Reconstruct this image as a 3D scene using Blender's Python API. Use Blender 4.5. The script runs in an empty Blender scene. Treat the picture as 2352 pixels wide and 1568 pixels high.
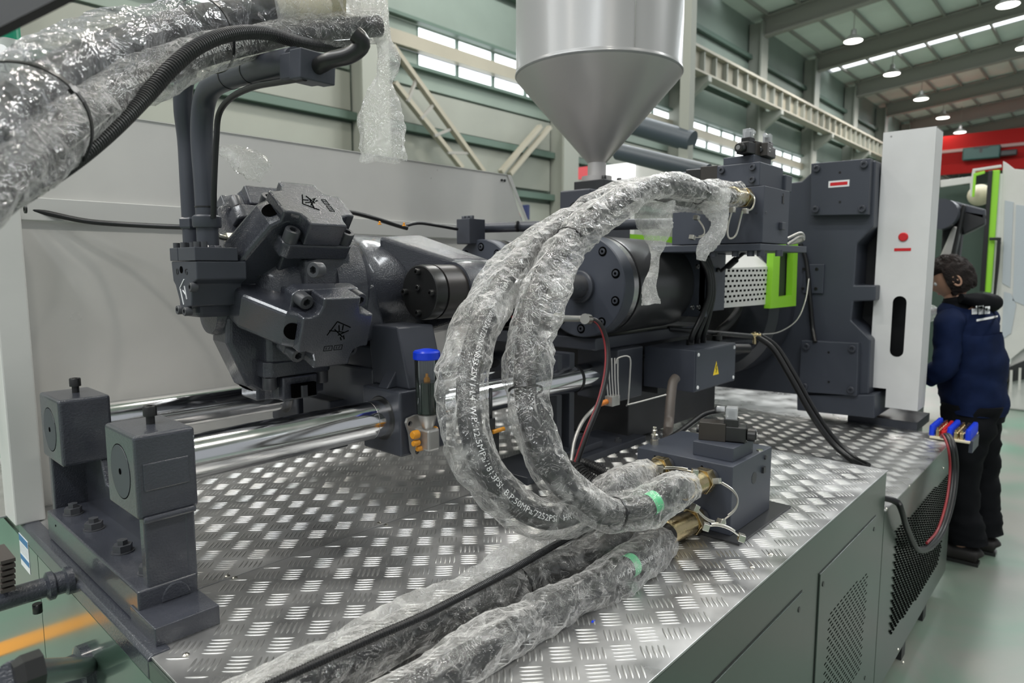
import bpy, bmesh, math, random
from mathutils import Vector, Matrix, noise
random.seed(7)
scn = bpy.context.scene
COL = scn.collection
# ------------------------------------------------------------------ camera
CF = 1519.56
YAW, PITCH, ROLL, CH = math.radians(42.269), math.radians(-6.347), math.radians(-0.08), 1.57
_f = Vector((math.cos(PITCH)*math.cos(YAW), math.cos(PITCH)*math.sin(YAW), math.sin(PITCH)))
_r = Vector((math.sin(YAW), -math.cos(YAW), 0)); _u = _r.cross(_f)
CR = math.cos(ROLL)*_r + math.sin(ROLL)*_u
CU = -math.sin(ROLL)*_r + math.cos(ROLL)*_u
CO = Vector((0, 0, CH))
cam = bpy.data.cameras.new('camera'); camo = bpy.data.objects.new('camera', cam); COL.objects.link(camo)
camo.matrix_world = Matrix(((CR.x, CU.x, -_f.x, CO.x), (CR.y, CU.y, -_f.y, CO.y), (CR.z, CU.z, -_f.z, CO.z), (0, 0, 0, 1)))
cam.sensor_width = 36; cam.lens = CF/2352*36; cam.clip_start = .02; cam.clip_end = 300
cam.dof.use_dof = True; cam.dof.focus_distance = 1.45; cam.dof.aperture_fstop = 4.5
scn.camera = camo
# ------------------------------------------------------------------ world, exposure
scn.view_settings.view_transform = 'Standard'; scn.view_settings.look = 'None'
scn.view_settings.gamma = 1; scn.view_settings.use_curve_mapping = False
scn.view_settings.exposure = 0.0
w = bpy.data.worlds.new('world'); scn.world = w; w.use_nodes = True
w.node_tree.nodes['Background'].inputs[0].default_value = (.9, .95, 1, 1)
w.node_tree.nodes['Background'].inputs[1].default_value = .46
# daylight falling through the roof lights and down from the high bay lamps
def area(name, loc, size, power, color=(1, .97, .92), rot=(0, 0, 0), sy=None):
    l = bpy.data.lights.new(name, 'AREA'); l.energy = power; l.color = color
    l.shape = 'RECTANGLE'; l.size = size; l.size_y = sy or size
    o = bpy.data.objects.new(name, l); o.location = loc; o.rotation_euler = rot; COL.objects.link(o); return o
LSC = .92
for i, x in enumerate((-14.5, -4.4, 9.9, 20.8, 31.7, 42.6)):
    area('roof_light_daylight', (x, 1.5, 9.6), .8, 900*LSC, (.93, .97, 1), sy=13)
for i, x in enumerate((-6, -1.2, 3.6, 8.4)):
    for y in (-3, 2.5, 6.8):
        area('bay_lamp_light', (x, y, 8.8), .5, 150*LSC, (1, .95, .88))
# ------------------------------------------------------------------ helpers
def ray(px, py): return _f + CR*(px-1176)/CF - CU*(py-784)/CF
def P(px, py, X=None, Y=None, Z=None, d=None):
    """world point seen at (px,py) at a given real plane or depth in metres"""
    v = ray(px, py)
    t = X/v.x if X is not None else Y/v.y if Y is not None else (Z-CH)/v.z if Z is not None else d
    return CO + v*t
def V(*a): return Vector(a)
def frame(d):
    d = Vector(d).normalized(); a = V(0, 0, 1) if abs(d.z) < .9 else V(0, 1, 0)
    x = a.cross(d).normalized(); return x, d.cross(x), d
def spline(pts, n=8):
    pts = [Vector(p) for p in pts]; out = []
    q = [pts[0]*2-pts[1]] + pts + [pts[-1]*2-pts[-2]]
    for i in range(1, len(q)-2):
        a, b, c, e = q[i-1:i+3]
        for k in range(n):
            t = k/n
            out.append(.5*((2*b)+(c-a)*t+(2*a-5*b+4*c-e)*t*t+(3*b-a-3*c+e)*t**3))
    out.append(pts[-1]); return out
def resample(pts, step):
    L = [0]
    for a, b in zip(pts, pts[1:]): L.append(L[-1]+(b-a).length)
    n = max(2, int(L[-1]/step)); out = []; j = 0
    for i in range(n+1):
        s = L[-1]*i/n
        while j < len(L)-2 and L[j+1] < s: j += 1
        t = (s-L[j])/max(1e-9, L[j+1]-L[j]); out.append(pts[j].lerp(pts[j+1], min(1, max(0, t))))
    return out, L[-1]
def frames(pts):
    T = [(pts[min(i+1, len(pts)-1)]-pts[max(i-1, 0)]).normalized() for i in range(len(pts))]
    x, y, _ = frame(T[0]); F = []
    for t in T:
        x = (x - t*x.dot(t)).normalized(); F.append((x, t.cross(x), t))
    return F
class B:
    def __init__(s): s.v = []; s.f = []; s.sm = []
    def add(s, vs, fs, smooth=False):
        o = len(s.v); s.v += [Vector(v) for v in vs]
        for f in fs: s.f.append(tuple(o+i for i in f)); s.sm.append(smooth)
        return s
    def box(s, a, b, M=None):
        x0, y0, z0 = a; x1, y1, z1 = b
        if x0 > x1: x0, x1 = x1, x0
        if y0 > y1: y0, y1 = y1, y0
        if z0 > z1: z0, z1 = z1, z0
        vs = [V(x, y, z) for z in (z0, z1) for y in (y0, y1) for x in (x0, x1)]
        if M: vs = [M @ v for v in vs]
        return s.add(vs, [(0, 2, 3, 1), (4, 5, 7, 6), (0, 1, 5, 4), (2, 6, 7, 3), (0, 4, 6, 2), (1, 3, 7, 5)])
    def obox(s, c, ax, ay, az, hx, hy, hz):
        M = Matrix(((ax.x, ay.x, az.x, c.x), (ax.y, ay.y, az.y, c.y), (ax.z, ay.z, az.z, c.z), (0, 0, 0, 1)))
        return s.box((-hx, -hy, -hz), (hx, hy, hz), M)
    def beam(s, p, q, w, h):
        p, q = Vector(p), Vector(q); x, y, d = frame(q-p)
        return s.obox((p+q)/2, x, y, d, w/2, h/2, (q-p).length/2)
    def lathe(s, o, d, prof, n=32, cap=True, smooth=True):
        """profile [(distance along d, radius)]"""
        o = Vector(o); x, y, d = frame(d); vs = []
        for t, r in prof:
            for k in range(n):
                a = 2*math.pi*k/n; vs.append(o+d*t+(x*math.cos(a)+y*math.sin(a))*r)
        fs = [(i*n+k, i*n+(k+1) % n, (i+1)*n+(k+1) % n, (i+1)*n+k) for i in range(len(prof)-1) for k in range(n)]
        s.add(vs, fs, smooth)
        if cap:
            b = len(s.v)-len(vs)
            s.f.append(tuple(b+k for k in range(n))[::-1]); s.sm.append(False)
            s.f.append(tuple(b+(len(prof)-1)*n+k for k in range(n))); s.sm.append(False)
        return s
    def cyl(s, p, q, r, n=24, r2=None):
        p, q = Vector(p), Vector(q); L = (q-p).length
        return s.lathe(p, q-p, [(0, r), (L, r if r2 is None else r2)], n)
    def tube(s, pts, r, n=16, cap=True, smooth=True):
        F = frames(pts); vs = []
        for i, (p, (x, y, t)) in enumerate(zip(pts, F)):
            rr = r(i/(len(pts)-1)) if callable(r) else r
            for k in range(n):
                a = 2*math.pi*k/n; vs.append(p+(x*math.cos(a)+y*math.sin(a))*rr)
        m = len(pts)
        fs = [(i*n+k, i*n+(k+1) % n, (i+1)*n+(k+1) % n, (i+1)*n+k) for i in range(m-1) for k in range(n)]
        s.add(vs, fs, smooth)
        if cap:
            b = len(s.v)-len(vs)
            s.f.append(tuple(b+k for k in range(n))[::-1]); s.sm.append(False)
            s.f.append(tuple(b+(m-1)*n+k for k in range(n))); s.sm.append(False)
        return s
    def prism(s, pts, o, ax, ay, az, t):
        """polygon (2D list) in frame ax, ay extruded by t along az"""
        o = Vector(o); ax, ay, az = Vector(ax), Vector(ay), Vector(az); n = len(pts)
        vs = [o+ax*a+ay*b for a, b in pts]+[o+ax*a+ay*b+az*t for a, b in pts]
        fs = [tuple(range(n))[::-1], tuple(range(n, 2*n))]+[(i, (i+1) % n, n+(i+1) % n, n+i) for i in range(n)]
        return s.add(vs, fs)
    def ball(s, c, r, n=16, m=10, sc=(1, 1, 1)):
        c = Vector(c); vs = []
        for i in range(m+1):
            t = math.pi*i/m
            for k in range(n):
                a = 2*math.pi*k/n
                vs.append(c+V(math.sin(t)*math.cos(a)*sc[0], math.sin(t)*math.sin(a)*sc[1], math.cos(t)*sc[2])*r)
        return s.add(vs, [(i*n+k, (i+1)*n+k, (i+1)*n+(k+1) % n, i*n+(k+1) % n) for i in range(m) for k in range(n)], True)
    def mesh(s, name, m, off=V(0, 0, 0)):
        me = bpy.data.meshes.new(name)
        me.from_pydata([tuple(v-off) for v in s.v], [], s.f)
        me.polygons.foreach_set('use_smooth', s.sm)
        if m: me.materials.append(m)
        bm = bmesh.new(); bm.from_mesh(me); bmesh.ops.remove_doubles(bm, verts=bm.verts, dist=1e-6)
        bmesh.ops.recalc_face_normals(bm, faces=bm.faces)
        for e in bm.edges:
            if len(e.link_faces) == 2 and e.calc_face_angle(0) > .62: e.smooth = False
        bm.to_mesh(me); bm.free()
        return me
    def obj(s, name, m, parent=None, bevel=0, seg=2, loc=None):
        off = base(parent) if parent else (Vector(loc) if loc else V(0, 0, 0))
        o = bpy.data.objects.new(name, s.mesh(name, m, off)); COL.objects.link(o)
        if parent: o.parent = parent
        else: o.location = off
        if bevel:
            b = o.modifiers.new('bevel', 'BEVEL'); b.width = bevel; b.segments = seg; b.limit_method = 'ANGLE'; b.angle_limit = .6
            b.harden_normals = False
        return o
def base(o):
    v = V(0, 0, 0)
    while o is not None: v = v+o.location; o = o.parent
    return v
def tag(o, label=None, cat=None, group=None, kind=None):
    if label: o['label'] = label
    if cat: o['category'] = cat
    if group: o['group'] = group
    if kind: o['kind'] = kind
    return o
def thing(name, label, cat, loc, group=None):
    o = bpy.data.objects.new(name, None); o.location = loc; o.empty_display_size = .05; COL.objects.link(o)
    return tag(o, label, cat, group)
def inst(me, name, parent, pos, d=None, sc=1, up=None):
    o = bpy.data.objects.new(name, me); COL.objects.link(o); o.parent = parent
    o.location = Vector(pos)-(base(parent) if parent else V(0, 0, 0))
    if d is not None:
        x, y, z = frame(d); o.rotation_euler = Matrix((x, y, z)).transposed().to_euler()
    o.scale = (sc, sc, sc) if not hasattr(sc, '__len__') else sc
    return o
# fasteners
_fc = {}
def ngon(r, n, a0=0): return [(r*math.cos(a0+2*math.pi*k/n), r*math.sin(a0+2*math.pi*k/n)) for k in range(n)]
def socket_mesh(m):
    k = ('s', m.name)
    if k not in _fc:
        b = B(); n = 24
        b.lathe((0, 0, 0), (0, 0, 1), [(0, 1), (1.35, 1), (1.5, .9), (1.5, .62)], n, cap=False)
        # hexagonal socket
        o = len(b.v)-n; hexr = []
        for q in range(n):
            a = 2*math.pi*q/n; s6 = math.pi/3; aa = ((a+s6/2) % s6)-s6/2; hexr.append(.52*math.cos(math.pi/6)/math.cos(aa))
        x, y, d = frame((0, 0, 1)); ring = lambda z: [d*z+(x*math.cos(2*math.pi*q/n)+y*math.sin(2*math.pi*q/n))*hexr[q] for q in range(n)]
        b.add(ring(1.5)+ring(.7), [(q, (q+1) % n, n+(q+1) % n, n+q) for q in range(n)]+[tuple(range(n, 2*n))])
        top = len(b.v)-2*n
        for q in range(n): b.f.append((o+q, o+(q+1) % n, top+(q+1) % n, top+q)); b.sm.append(False)
        _fc[k] = b.mesh('socket_screw', m)
    return _fc[k]
def hex_mesh(m):
    k = ('h', m.name)
    if k not in _fc:
        b = B(); b.lathe((0, 0, 0), (0, 0, 1), [(0, 1.25), (.15, 1.25)], 24)
        b.prism(ngon(1.1, 6), (0, 0, .15), (1, 0, 0), (0, 1, 0), (0, 0, 1), .8)
        b.prism(ngon(.62, 6, .3), (0, 0, .95), (1, 0, 0), (0, 1, 0), (0, 0, 1), .55)
        _fc[k] = b.mesh('hex_bolt', m)
    return _fc[k]
def screw(parent, pos, d, r, m, name='socket_screw', h=1): return inst(socket_mesh(m), name, parent, pos, d, (r, r, r*h))
def hexb(parent, pos, d, r, m, name='hex_bolt'): return inst(hex_mesh(m), name, parent, pos, d, r)
# lettering
def text_geo(txt, size, ext=0.0):
    c = bpy.data.curves.new('t', 'FONT'); c.body = txt; c.size = size; c.extrude = ext; c.resolution_u = 2
    o = bpy.data.objects.new('t', c); COL.objects.link(o); bpy.context.view_layer.update()
    me = o.evaluated_get(bpy.context.evaluated_depsgraph_get()).to_mesh()
    vs = [v.co.copy() for v in me.vertices]; fs = [tuple(p.vertices) for p in me.polygons]
    o.to_mesh_clear(); bpy.data.objects.remove(o); bpy.data.curves.remove(c); return vs, fs
def flat_text(txt, size, o, ax, ay, m, parent, name='lettering', ext=.0003):
    vs, fs = text_geo(txt, size, ext); ax, ay = Vector(ax).normalized(), Vector(ay).normalized(); az = ax.cross(ay)
    b = B(); b.add([Vector(o)+ax*v.x+ay*v.y+az*v.z for v in vs], fs); return b.obj(name, m, parent)
def wrap_text(txt, size, pts, r, s0, view, m, parent, flip=1, name='lettering', roll=0.0):
    """lettering printed along a hose; view = direction in which the print faces"""
    vs, fs = text_geo(txt, size); R, L = resample(pts, .004); Fm = frames(R); b = B(); out = []
    for v in vs:
        s = s0+v.x*flip if flip > 0 else s0-v.x
        i = min(len(R)-2, max(0, int(s/L*(len(R)-1)))); x, y, t = Fm[i]
        n = (view(R[i]) if callable(view) else Vector(view)); n = (n-t*n.dot(t)).normalized(); side = (t.cross(n))*(1 if flip > 0 else -1)
        a = (v.y-size*.35)/r + roll
        p = R[i]+t*(s-i*L/(len(R)-1)) - t*0
        # side = direction of letter height
        hdir = n.cross(t*(1 if flip > 0 else -1))
        out.append(p+(n*math.cos(a)+hdir*math.sin(a))*r)
    b.add(out, fs); return b.obj(name, m, parent)
# sheet with holes (2D outline + holes, extruded)
def sheet_geo(outline, holes, t, bev=0):
    c = bpy.data.curves.new('s', 'CURVE'); c.dimensions = '2D'; c.fill_mode = 'BOTH'; c.extrude = t/2; c.bevel_depth = bev
    for poly in [outline]+list(holes):
        s = c.splines.new('POLY'); s.points.add(len(poly)-1); s.use_cyclic_u = True
        for q, (a, b) in zip(s.points, poly): q.co = (a, b, 0, 1)
    o = bpy.data.objects.new('s', c); COL.objects.link(o); bpy.context.view_layer.update()
    me = o.evaluated_get(bpy.context.evaluated_depsgraph_get()).to_mesh()
    vs = [v.co.copy() for v in me.vertices]; fs = [tuple(p.vertices) for p in me.polygons]
    o.to_mesh_clear(); bpy.data.objects.remove(o); bpy.data.curves.remove(c); return vs, fs
def sheet(outline, holes, t, o, ax, ay, m, parent, name, bev=0):
    vs, fs = sheet_geo(outline, holes, t, bev); ax, ay = Vector(ax).normalized(), Vector(ay).normalized(); az = ax.cross(ay)
    b = B(); b.add([Vector(o)+ax*v.x+ay*v.y+az*v.z for v in vs], fs); return b.obj(name, m, parent)
def slot(cx, cy, w, h, n=6):
    r = w/2; L = h/2-r
    return [(cx+r*math.cos(a), cy+L+r*math.sin(a)) for a in [math.pi*k/n for k in range(n+1)]]+[(cx+r*math.cos(a), cy-L+r*math.sin(a)) for a in [math.pi+math.pi*k/n for k in range(n+1)]]
# ------------------------------------------------------------------ materials
def mat(name, col, rough=.5, metal=0, bump=0, bscale=60, var=0, vscale=6, spec=None, coat=0, detail=4, emit=None, bdist=.002, rvar=0):
    m = bpy.data.materials.new(name); m.use_nodes = True; nt = m.node_tree; p = nt.nodes['Principled BSDF']
    p.inputs['Base Color'].default_value = (*col, 1); p.inputs['Roughness'].default_value = rough; p.inputs['Metallic'].default_value = metal
    if spec is not None: p.inputs['Specular IOR Level'].default_value = spec
    if coat: p.inputs['Coat Weight'].default_value = coat; p.inputs['Coat Roughness'].default_value = .12
    if emit: p.inputs['Emission Color'].default_value = (*emit[0], 1); p.inputs['Emission Strength'].default_value = emit[1]
    tc = nt.nodes.new('ShaderNodeTexCoord')
    def nz(scale, d):
        n = nt.nodes.new('ShaderNodeTexNoise'); n.inputs['Scale'].default_value = scale; n.inputs['Detail'].default_value = d
        nt.links.new(tc.outputs['Object'], n.inputs['Vector']); return n
    if bump:
        n = nz(bscale, detail); bb = nt.nodes.new('ShaderNodeBump'); bb.inputs['Strength'].default_value = bump; bb.inputs['Distance'].default_value = bdist
        nt.links.new(n.outputs[0], bb.inputs['Height']); nt.links.new(bb.outputs[0], p.inputs['Normal'])
    if var or rvar:
        n = nz(vscale, 5); r = nt.nodes.new('ShaderNodeMapRange'); r.inputs[1].default_value = .3; r.inputs[2].default_value = .7
        nt.links.new(n.outputs[0], r.inputs[0])
        if var:
            mx = nt.nodes.new('ShaderNodeMix'); mx.data_type = 'RGBA'
            mx.inputs[6].default_value = (*[c*(1-var) for c in col], 1); mx.inputs[7].default_value = (*[min(1, c*(1+var)) for c in col], 1)
            nt.links.new(r.outputs[0], mx.inputs[0]); nt.links.new(mx.outputs[2], p.inputs['Base Color'])
        if rvar:
            r2 = nt.nodes.new('ShaderNodeMapRange'); r2.inputs[3].default_value = rough-rvar; r2.inputs[4].default_value = rough+rvar
            nt.links.new(r.outputs[0], r2.inputs[0]); nt.links.new(r2.outputs[0], p.inputs['Roughness'])
    return m
def film(name, lo=.12, hi=.75, bscale=38, col=(.95, .94, .92)):
    """thin crumpled polyethylene sleeve"""
    m = bpy.data.materials.new(name); m.use_nodes = True; nt = m.node_tree; N = nt.nodes.new; L = nt.links.new
    for n in list(nt.nodes): nt.nodes.remove(n)
    out = N('ShaderNodeOutputMaterial'); mix = N('ShaderNodeMixShader'); tr = N('ShaderNodeBsdfTransparent'); pr = N('ShaderNodeBsdfPrincipled')
    tr.inputs[0].default_value = (.95, .95, .94, 1)
    pr.inputs['Base Color'].default_value = (*col, 1); pr.inputs['Roughness'].default_value = .16; pr.inputs['Specular IOR Level'].default_value = .7
    tc = N('ShaderNodeTexCoord'); n1 = N('ShaderNodeTexNoise'); n1.inputs['Scale'].default_value = bscale; n1.inputs['Detail'].default_value = 2.5; n1.inputs['Distortion'].default_value = 1.6
    n2 = N('ShaderNodeTexNoise'); n2.inputs['Scale'].default_value = bscale*.5; n2.inputs['Detail'].default_value = 4; n2.inputs['Distortion'].default_value = 2.5
    n3 = N('ShaderNodeTexNoise'); n3.inputs['Scale'].default_value = 17; n3.inputs['Detail'].default_value = 3; n3.inputs['Distortion'].default_value = 1
    for n_ in (n1, n2, n3): L(tc.outputs['Object'], n_.inputs['Vector'])
    def mth(op, x, y=None, clamp=False):
        q = N('ShaderNodeMath'); q.operation = op; q.use_clamp = clamp
        if hasattr(x, 'links'): L(x, q.inputs[0])
        else: q.inputs[0].default_value = x
        if y is not None:
            if hasattr(y, 'links'): L(y, q.inputs[1])
            else: q.inputs[1].default_value = y
        return q.outputs[0]
    rg = mth('ABSOLUTE', mth('SUBTRACT', n2.outputs[0], .5))          # crease lines where the noise crosses its middle
    b1 = N('ShaderNodeBump'); b1.inputs['Strength'].default_value = .75; b1.inputs['Distance'].default_value = .005; L(n1.outputs[0], b1.inputs['Height'])
    b2 = N('ShaderNodeBump'); b2.inputs['Strength'].default_value = .9; b2.inputs['Distance'].default_value = .012; L(rg, b2.inputs['Height']); L(b1.outputs[0], b2.inputs['Normal'])
    L(b2.outputs[0], pr.inputs['Normal'])
    lw = N('ShaderNodeLayerWeight'); lw.inputs[0].default_value = .5
    a = mth('MULTIPLY', mth('POWER', lw.outputs['Facing'], 2.8), hi)
    fold = N('ShaderNodeMapRange'); L(rg, fold.inputs[0]); fold.inputs[1].default_value = 0; fold.inputs[2].default_value = .014; fold.inputs[3].default_value = .30; fold.inputs[4].default_value = 0
    cl = N('ShaderNodeMapRange'); L(n3.outputs[0], cl.inputs[0]); cl.inputs[1].default_value = .52; cl.inputs[2].default_value = .70; cl.inputs[3].default_value = 0; cl.inputs[4].default_value = .28
    s2 = N('ShaderNodeMath'); s2.operation = 'ADD'; s2.use_clamp = True; L(mth('ADD', mth('ADD', a, lo), fold.outputs[0]), s2.inputs[0]); L(cl.outputs[0], s2.inputs[1])
    di = N('ShaderNodeBsdfDiffuse'); di.inputs[0].default_value = (*col, 1); tl = N('ShaderNodeBsdfTranslucent'); tl.inputs[0].default_value = (*col, 1)
    dm = N('ShaderNodeMixShader'); dm.inputs[0].default_value = .35; L(di.outputs[0], dm.inputs[1]); L(tl.outputs[0], dm.inputs[2])
    L(s2.outputs[0], mix.inputs[0]); L(tr.outputs[0], mix.inputs[1]); L(dm.outputs[0], mix.inputs[2])
    gl = N('ShaderNodeBsdfGlossy'); gl.inputs['Roughness'].default_value = .08; L(b2.outputs[0], gl.inputs['Normal'])
    fr = N('ShaderNodeLayerWeight'); fr.inputs[0].default_value = .5; L(b2.outputs[0], fr.inputs['Normal'])
    m2 = N('ShaderNodeMixShader'); L(mth('ADD', mth('MULTIPLY', mth('POWER', fr.outputs['Facing'], 4.0), .85), .075, True), m2.inputs[0]); L(mix.outputs[0], m2.inputs[1]); L(gl.outputs[0], m2.inputs[2]); L(m2.outputs[0], out.inputs[0])
    return m
def glassy(name, col, alpha, rough=.05):
    m = bpy.data.materials.new(name); m.use_nodes = True; nt = m.node_tree; N = nt.nodes.new; L = nt.links.new
    for n in list(nt.nodes): nt.nodes.remove(n)
    o = N('ShaderNodeOutputMaterial'); tr = N('ShaderNodeBsdfTransparent'); di = N('ShaderNodeBsdfDiffuse'); gl = N('ShaderNodeBsdfGlossy'); fr = N('ShaderNodeFresnel')
    di.inputs[0].default_value = (*col, 1); gl.inputs['Roughness'].default_value = rough; fr.inputs[0].default_value = 1.45
    a = N('ShaderNodeMixShader'); a.inputs[0].default_value = alpha; L(tr.outputs[0], a.inputs[1]); L(di.outputs[0], a.inputs[2])
    b = N('ShaderNodeMixShader'); L(fr.outputs[0], b.inputs[0]); L(a.outputs[0], b.inputs[1]); L(gl.outputs[0], b.inputs[2]); L(b.outputs[0], o.inputs[0])
    return m
M = dict(
 cast=mat('slate_cast_paint', (.038, .041, .052), .27, bump=.9, bscale=260, detail=2, bdist=.0016, var=.12, vscale=9, coat=.6),
 slate=mat('slate_paint', (.040, .044, .056), .38, bump=.12, bscale=400, bdist=.0006, var=.08, vscale=5),
 slate_far=mat('slate_paint_smooth', (.042, .048, .064), .45, var=.07, vscale=4),
 dark=mat('dark_steel', (.018, .019, .021), .45, var=.2),
 black=mat('black_oxide', (.012, .012, .012), .32),
 rubber=mat('black_rubber', (.009, .009, .010), .5, var=.15, vscale=20),
 cable=mat('black_cable', (.007, .007, .008), .4),
 chrome=mat('hard_chrome', (.72, .72, .73), .12, 1, rvar=.05, vscale=12),
 steel=mat('machined_steel', (.42, .41, .40), .3, 1, rvar=.08, vscale=10),
 bolt=mat('painted_bolt', (.05, .052, .058), .35),
 zinc=mat('zinc_plated', (.6, .58, .52), .28, 1),
 brass=mat('brass', (.52, .42, .24), .26, 1, rvar=.08, vscale=30),
 tread=mat('aluminium_tread', (.50, .50, .50), .33, .9, bump=.25, bscale=22, bdist=.003, var=.25, vscale=7, rvar=.1),
 treadbar=mat('aluminium_tread_bar', (.66, .66, .65), .36, 1),
 green=mat('sage_green_paint', (.040, .056, .045), .3, bump=.05, bscale=300, bdist=.0005, var=.05, coat=.3),
 greend=mat('sage_green_gloss', (.062, .105, .080), .15, coat=.6),
 white=mat('white_sheet_paint', (.58, .58, .56), .35, var=.03),
 column=mat('light_grey_powder_coat', (.62, .62, .62), .42, var=.04),
 guard=mat('grey_stainless_sheet', (.66, .65, .62), .34, .25, rvar=.08, vscale=3, var=.06),
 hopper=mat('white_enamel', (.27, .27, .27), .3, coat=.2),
 hoppercone=mat('brushed_stainless', (.44, .42, .41), .38, .45, rvar=.06, vscale=8),
 lime=mat('lime_green_paint', (.27, .62, .03), .4),
 red=mat('red_print', (.55, .01, .015), .45),
 blue=mat('blue_plastic', (.005, .04, .62), .3),
 yellow=mat('yellow_label', (.85, .62, .02), .5),
 whitep=mat('white_print', (.75, .76, .77), .5),
 clearp=glassy('clear_connector_plastic', (.8, .82, .85), .30, .1),
 glass=glassy('clear_bowl', (.75, .8, .8), .02, .04),
 oil=mat('dark_green_oil', (.004, .02, .012), .1),
 amber=mat('amber_plastic', (.62, .26, .02), .25),
 solenoid=mat('brown_black_solenoid', (.028, .024, .02), .38),
 film=film('crumpled_clear_film', .015, 1.1), filmd=film('milky_film', .22, .9, 45), filmg=film('clear_film_top', .05, .6, 24, (.62, .63, .67)), void=mat('dark_void', (.003, .003, .003), 1, spec=0),  # void: black on surface pieces, the shade inside holes put into the colour
 floor=None, silver=mat('dull_cast_aluminium', (.45, .44, .42), .42, .8, bump=.2, bscale=120),
 tape=mat('green_tape', (.10, .55, .25), .5), cream=mat('cream_insulation', (.62, .56, .42), .55),
)
# ------------------------------------------------------------------ the hall
def struct(b, name, m, parent=None, bevel=0): 
    o = b.obj(name, m, parent, bevel)
    if parent is None: o['kind'] = 'structure'
    return o
mf = mat('green_epoxy_floor', (.20, .29, .23), .28, var=0); M['floor'] = mf
nt = mf.node_tree; p = nt.nodes['Principled BSDF']; tc = nt.nodes.new('ShaderNodeTexCoord')
n1 = nt.nodes.new('ShaderNodeTexNoise'); n1.inputs['Scale'].default_value = 1.1; n1.inputs['Detail'].default_value = 7; n1.inputs['Distortion'].default_value = .8
cr = nt.nodes.new('ShaderNodeValToRGB'); cr.color_ramp.elements[0].position = .38; cr.color_ramp.elements[0].color = (.115, .21, .155, 1)
cr.color_ramp.elements[1].position = .62; cr.color_ramp.elements[1].color = (.20, .20, .18, 1)
nt.links.new(tc.outputs['Object'], n1.inputs['Vector']); nt.links.new(n1.outputs[0], cr.inputs[0]); nt.links.new(cr.outputs[0], p.inputs['Base Color'])
struct(B().box((-20, -14, -.1), (75, 10.3, 0)), 'floor', mf)
M['orange'] = mat('orange_floor_line', (.72, .30, .03), .4)
tag(struct(B().box((-12, 3.25, 0), (3, 3.37, .004)), 'trim_1', M['orange']), 'orange line painted on the green floor')
wallc = mat('cream_wall_sheet', (.29, .30, .26), .55, var=.08, vscale=.7)
wallg = mat('pale_green_wall_sheet', (.23, .28, .24), .55, var=.1, vscale=.7)
girtg = mat('green_girt', (.10, .15, .12), .5)
beigem = mat('beige_steel', (.36, .33, .26), .5, var=.06, vscale=1)
greym = mat('grey_steel', (.30, .29, .26), .5)
colm = mat('column_steel', (.30, .31, .27), .5)
roofm = mat('grey_green_roof_sheet', (.72, .78, .72), .6, var=.1, vscale=.5)
day = mat('daylight_window', (.9, .95, 1), .3, emit=((.93, .96, 1), 2.2))
wall = bpy.data.objects.new('wall_back', None); COL.objects.link(wall); wall['kind'] = 'structure'; wall.location = (0, 10, 0)
WX0, WX1 = -8, 66
struct(B().box((WX0, 10.06, 0), (WX1, 10.2, 5.30)), 'lower_sheet', wallg, wall)
struct(B().box((WX0, 10.06, 6.08), (WX1, 10.2, 10.2)), 'upper_sheet', wallg, wall)
cols = [1.6+5.45*k for k in range(-1, 12)]
for i, x in enumerate(cols):
    B().box((x-.15, 9.55, 0), (x+.15, 10.0, 9.9)).box((x-.28, 9.5, 0), (x+.28, 9.56, 9.9)).obj('wall_column', colm, wall)
# sheet panels between girts, each bay its own
for z0, z1, mm in ((4.27, 4.90, wallc), (3.35, 4.05, wallc), (2.3, 3.05, wallc), (1.2, 2.0, wallc), (6.2, 7.1, wallg), (7.6, 8.6, wallg), (4.95, 5.3, wallg)):
    for i in range(len(cols)-1):
        B().box((cols[i]+.2, 9.98, z0), (cols[i+1]-.2, 10.06, z1)).obj('sheet_panel', mm, wall)
for z, h, mm in ((4.16, .13, girtg), (3.2, .13, girtg), (2.15, .13, girtg), (1.1, .1, girtg), (5.28, .06, girtg), (7.3, .14, girtg), (8.8, .14, girtg), (6.12, .06, girtg), (5.70, .24, beigem)):
    B().box((WX0, 9.86, z-h/2), (WX1, 10.0, z+h/2)).obj('girt', mm, wall)
wn = 1
for i, x in enumerate(cols[:-1]):
    for k, (z0, z1) in enumerate(((5.33, 5.57), (5.83, 6.06))):
        o = bpy.data.objects.new('window_%d' % wn, None); wn += 1; COL.objects.link(o); o.location = (x, 10, z0); o['kind'] = 'structure'
        for j in range(4):
            B().box((x+1.35+j*1.03, 10.05, z0), (x+1.35+j*1.03+.98, 10.08, z1)).obj('pane', day, o)
            B().box((x+1.35+j*1.03-.05, 9.99, z0), (x+1.35+j*1.03, 10.09, z1)).obj('mullion', girtg, o)
        B().box((x+.28, 9.99, z0), (x+1.3, 10.09, z1)).obj('side_sheet', wallg, o)
# diagonal braces and trusses on the wall
br = thing('wall_bracing', 'crossed steel braces on the hall wall behind the hopper', 'bracing', (10, 9.7, 2))
for (a, b_) in (((900, 105), (1110, 395)), ((905, 190), (1060, 385)), ((1262, 292), (1170, 400)), ((1240, 290), (1150, 395)), ((640, -40), (560, 90))):
    B().beam(P(*a, Y=9.6), P(*b_, Y=9.6), .12, .08).obj('brace', beigem, br)
for t in (.25, .45, .65, .85):
    B().beam(P(905+205*t, 110+285*t, Y=9.6), P(905+155*t-8, 190+195*t-5, Y=9.55), .05, .05).obj('tie', greym, br)
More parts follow.
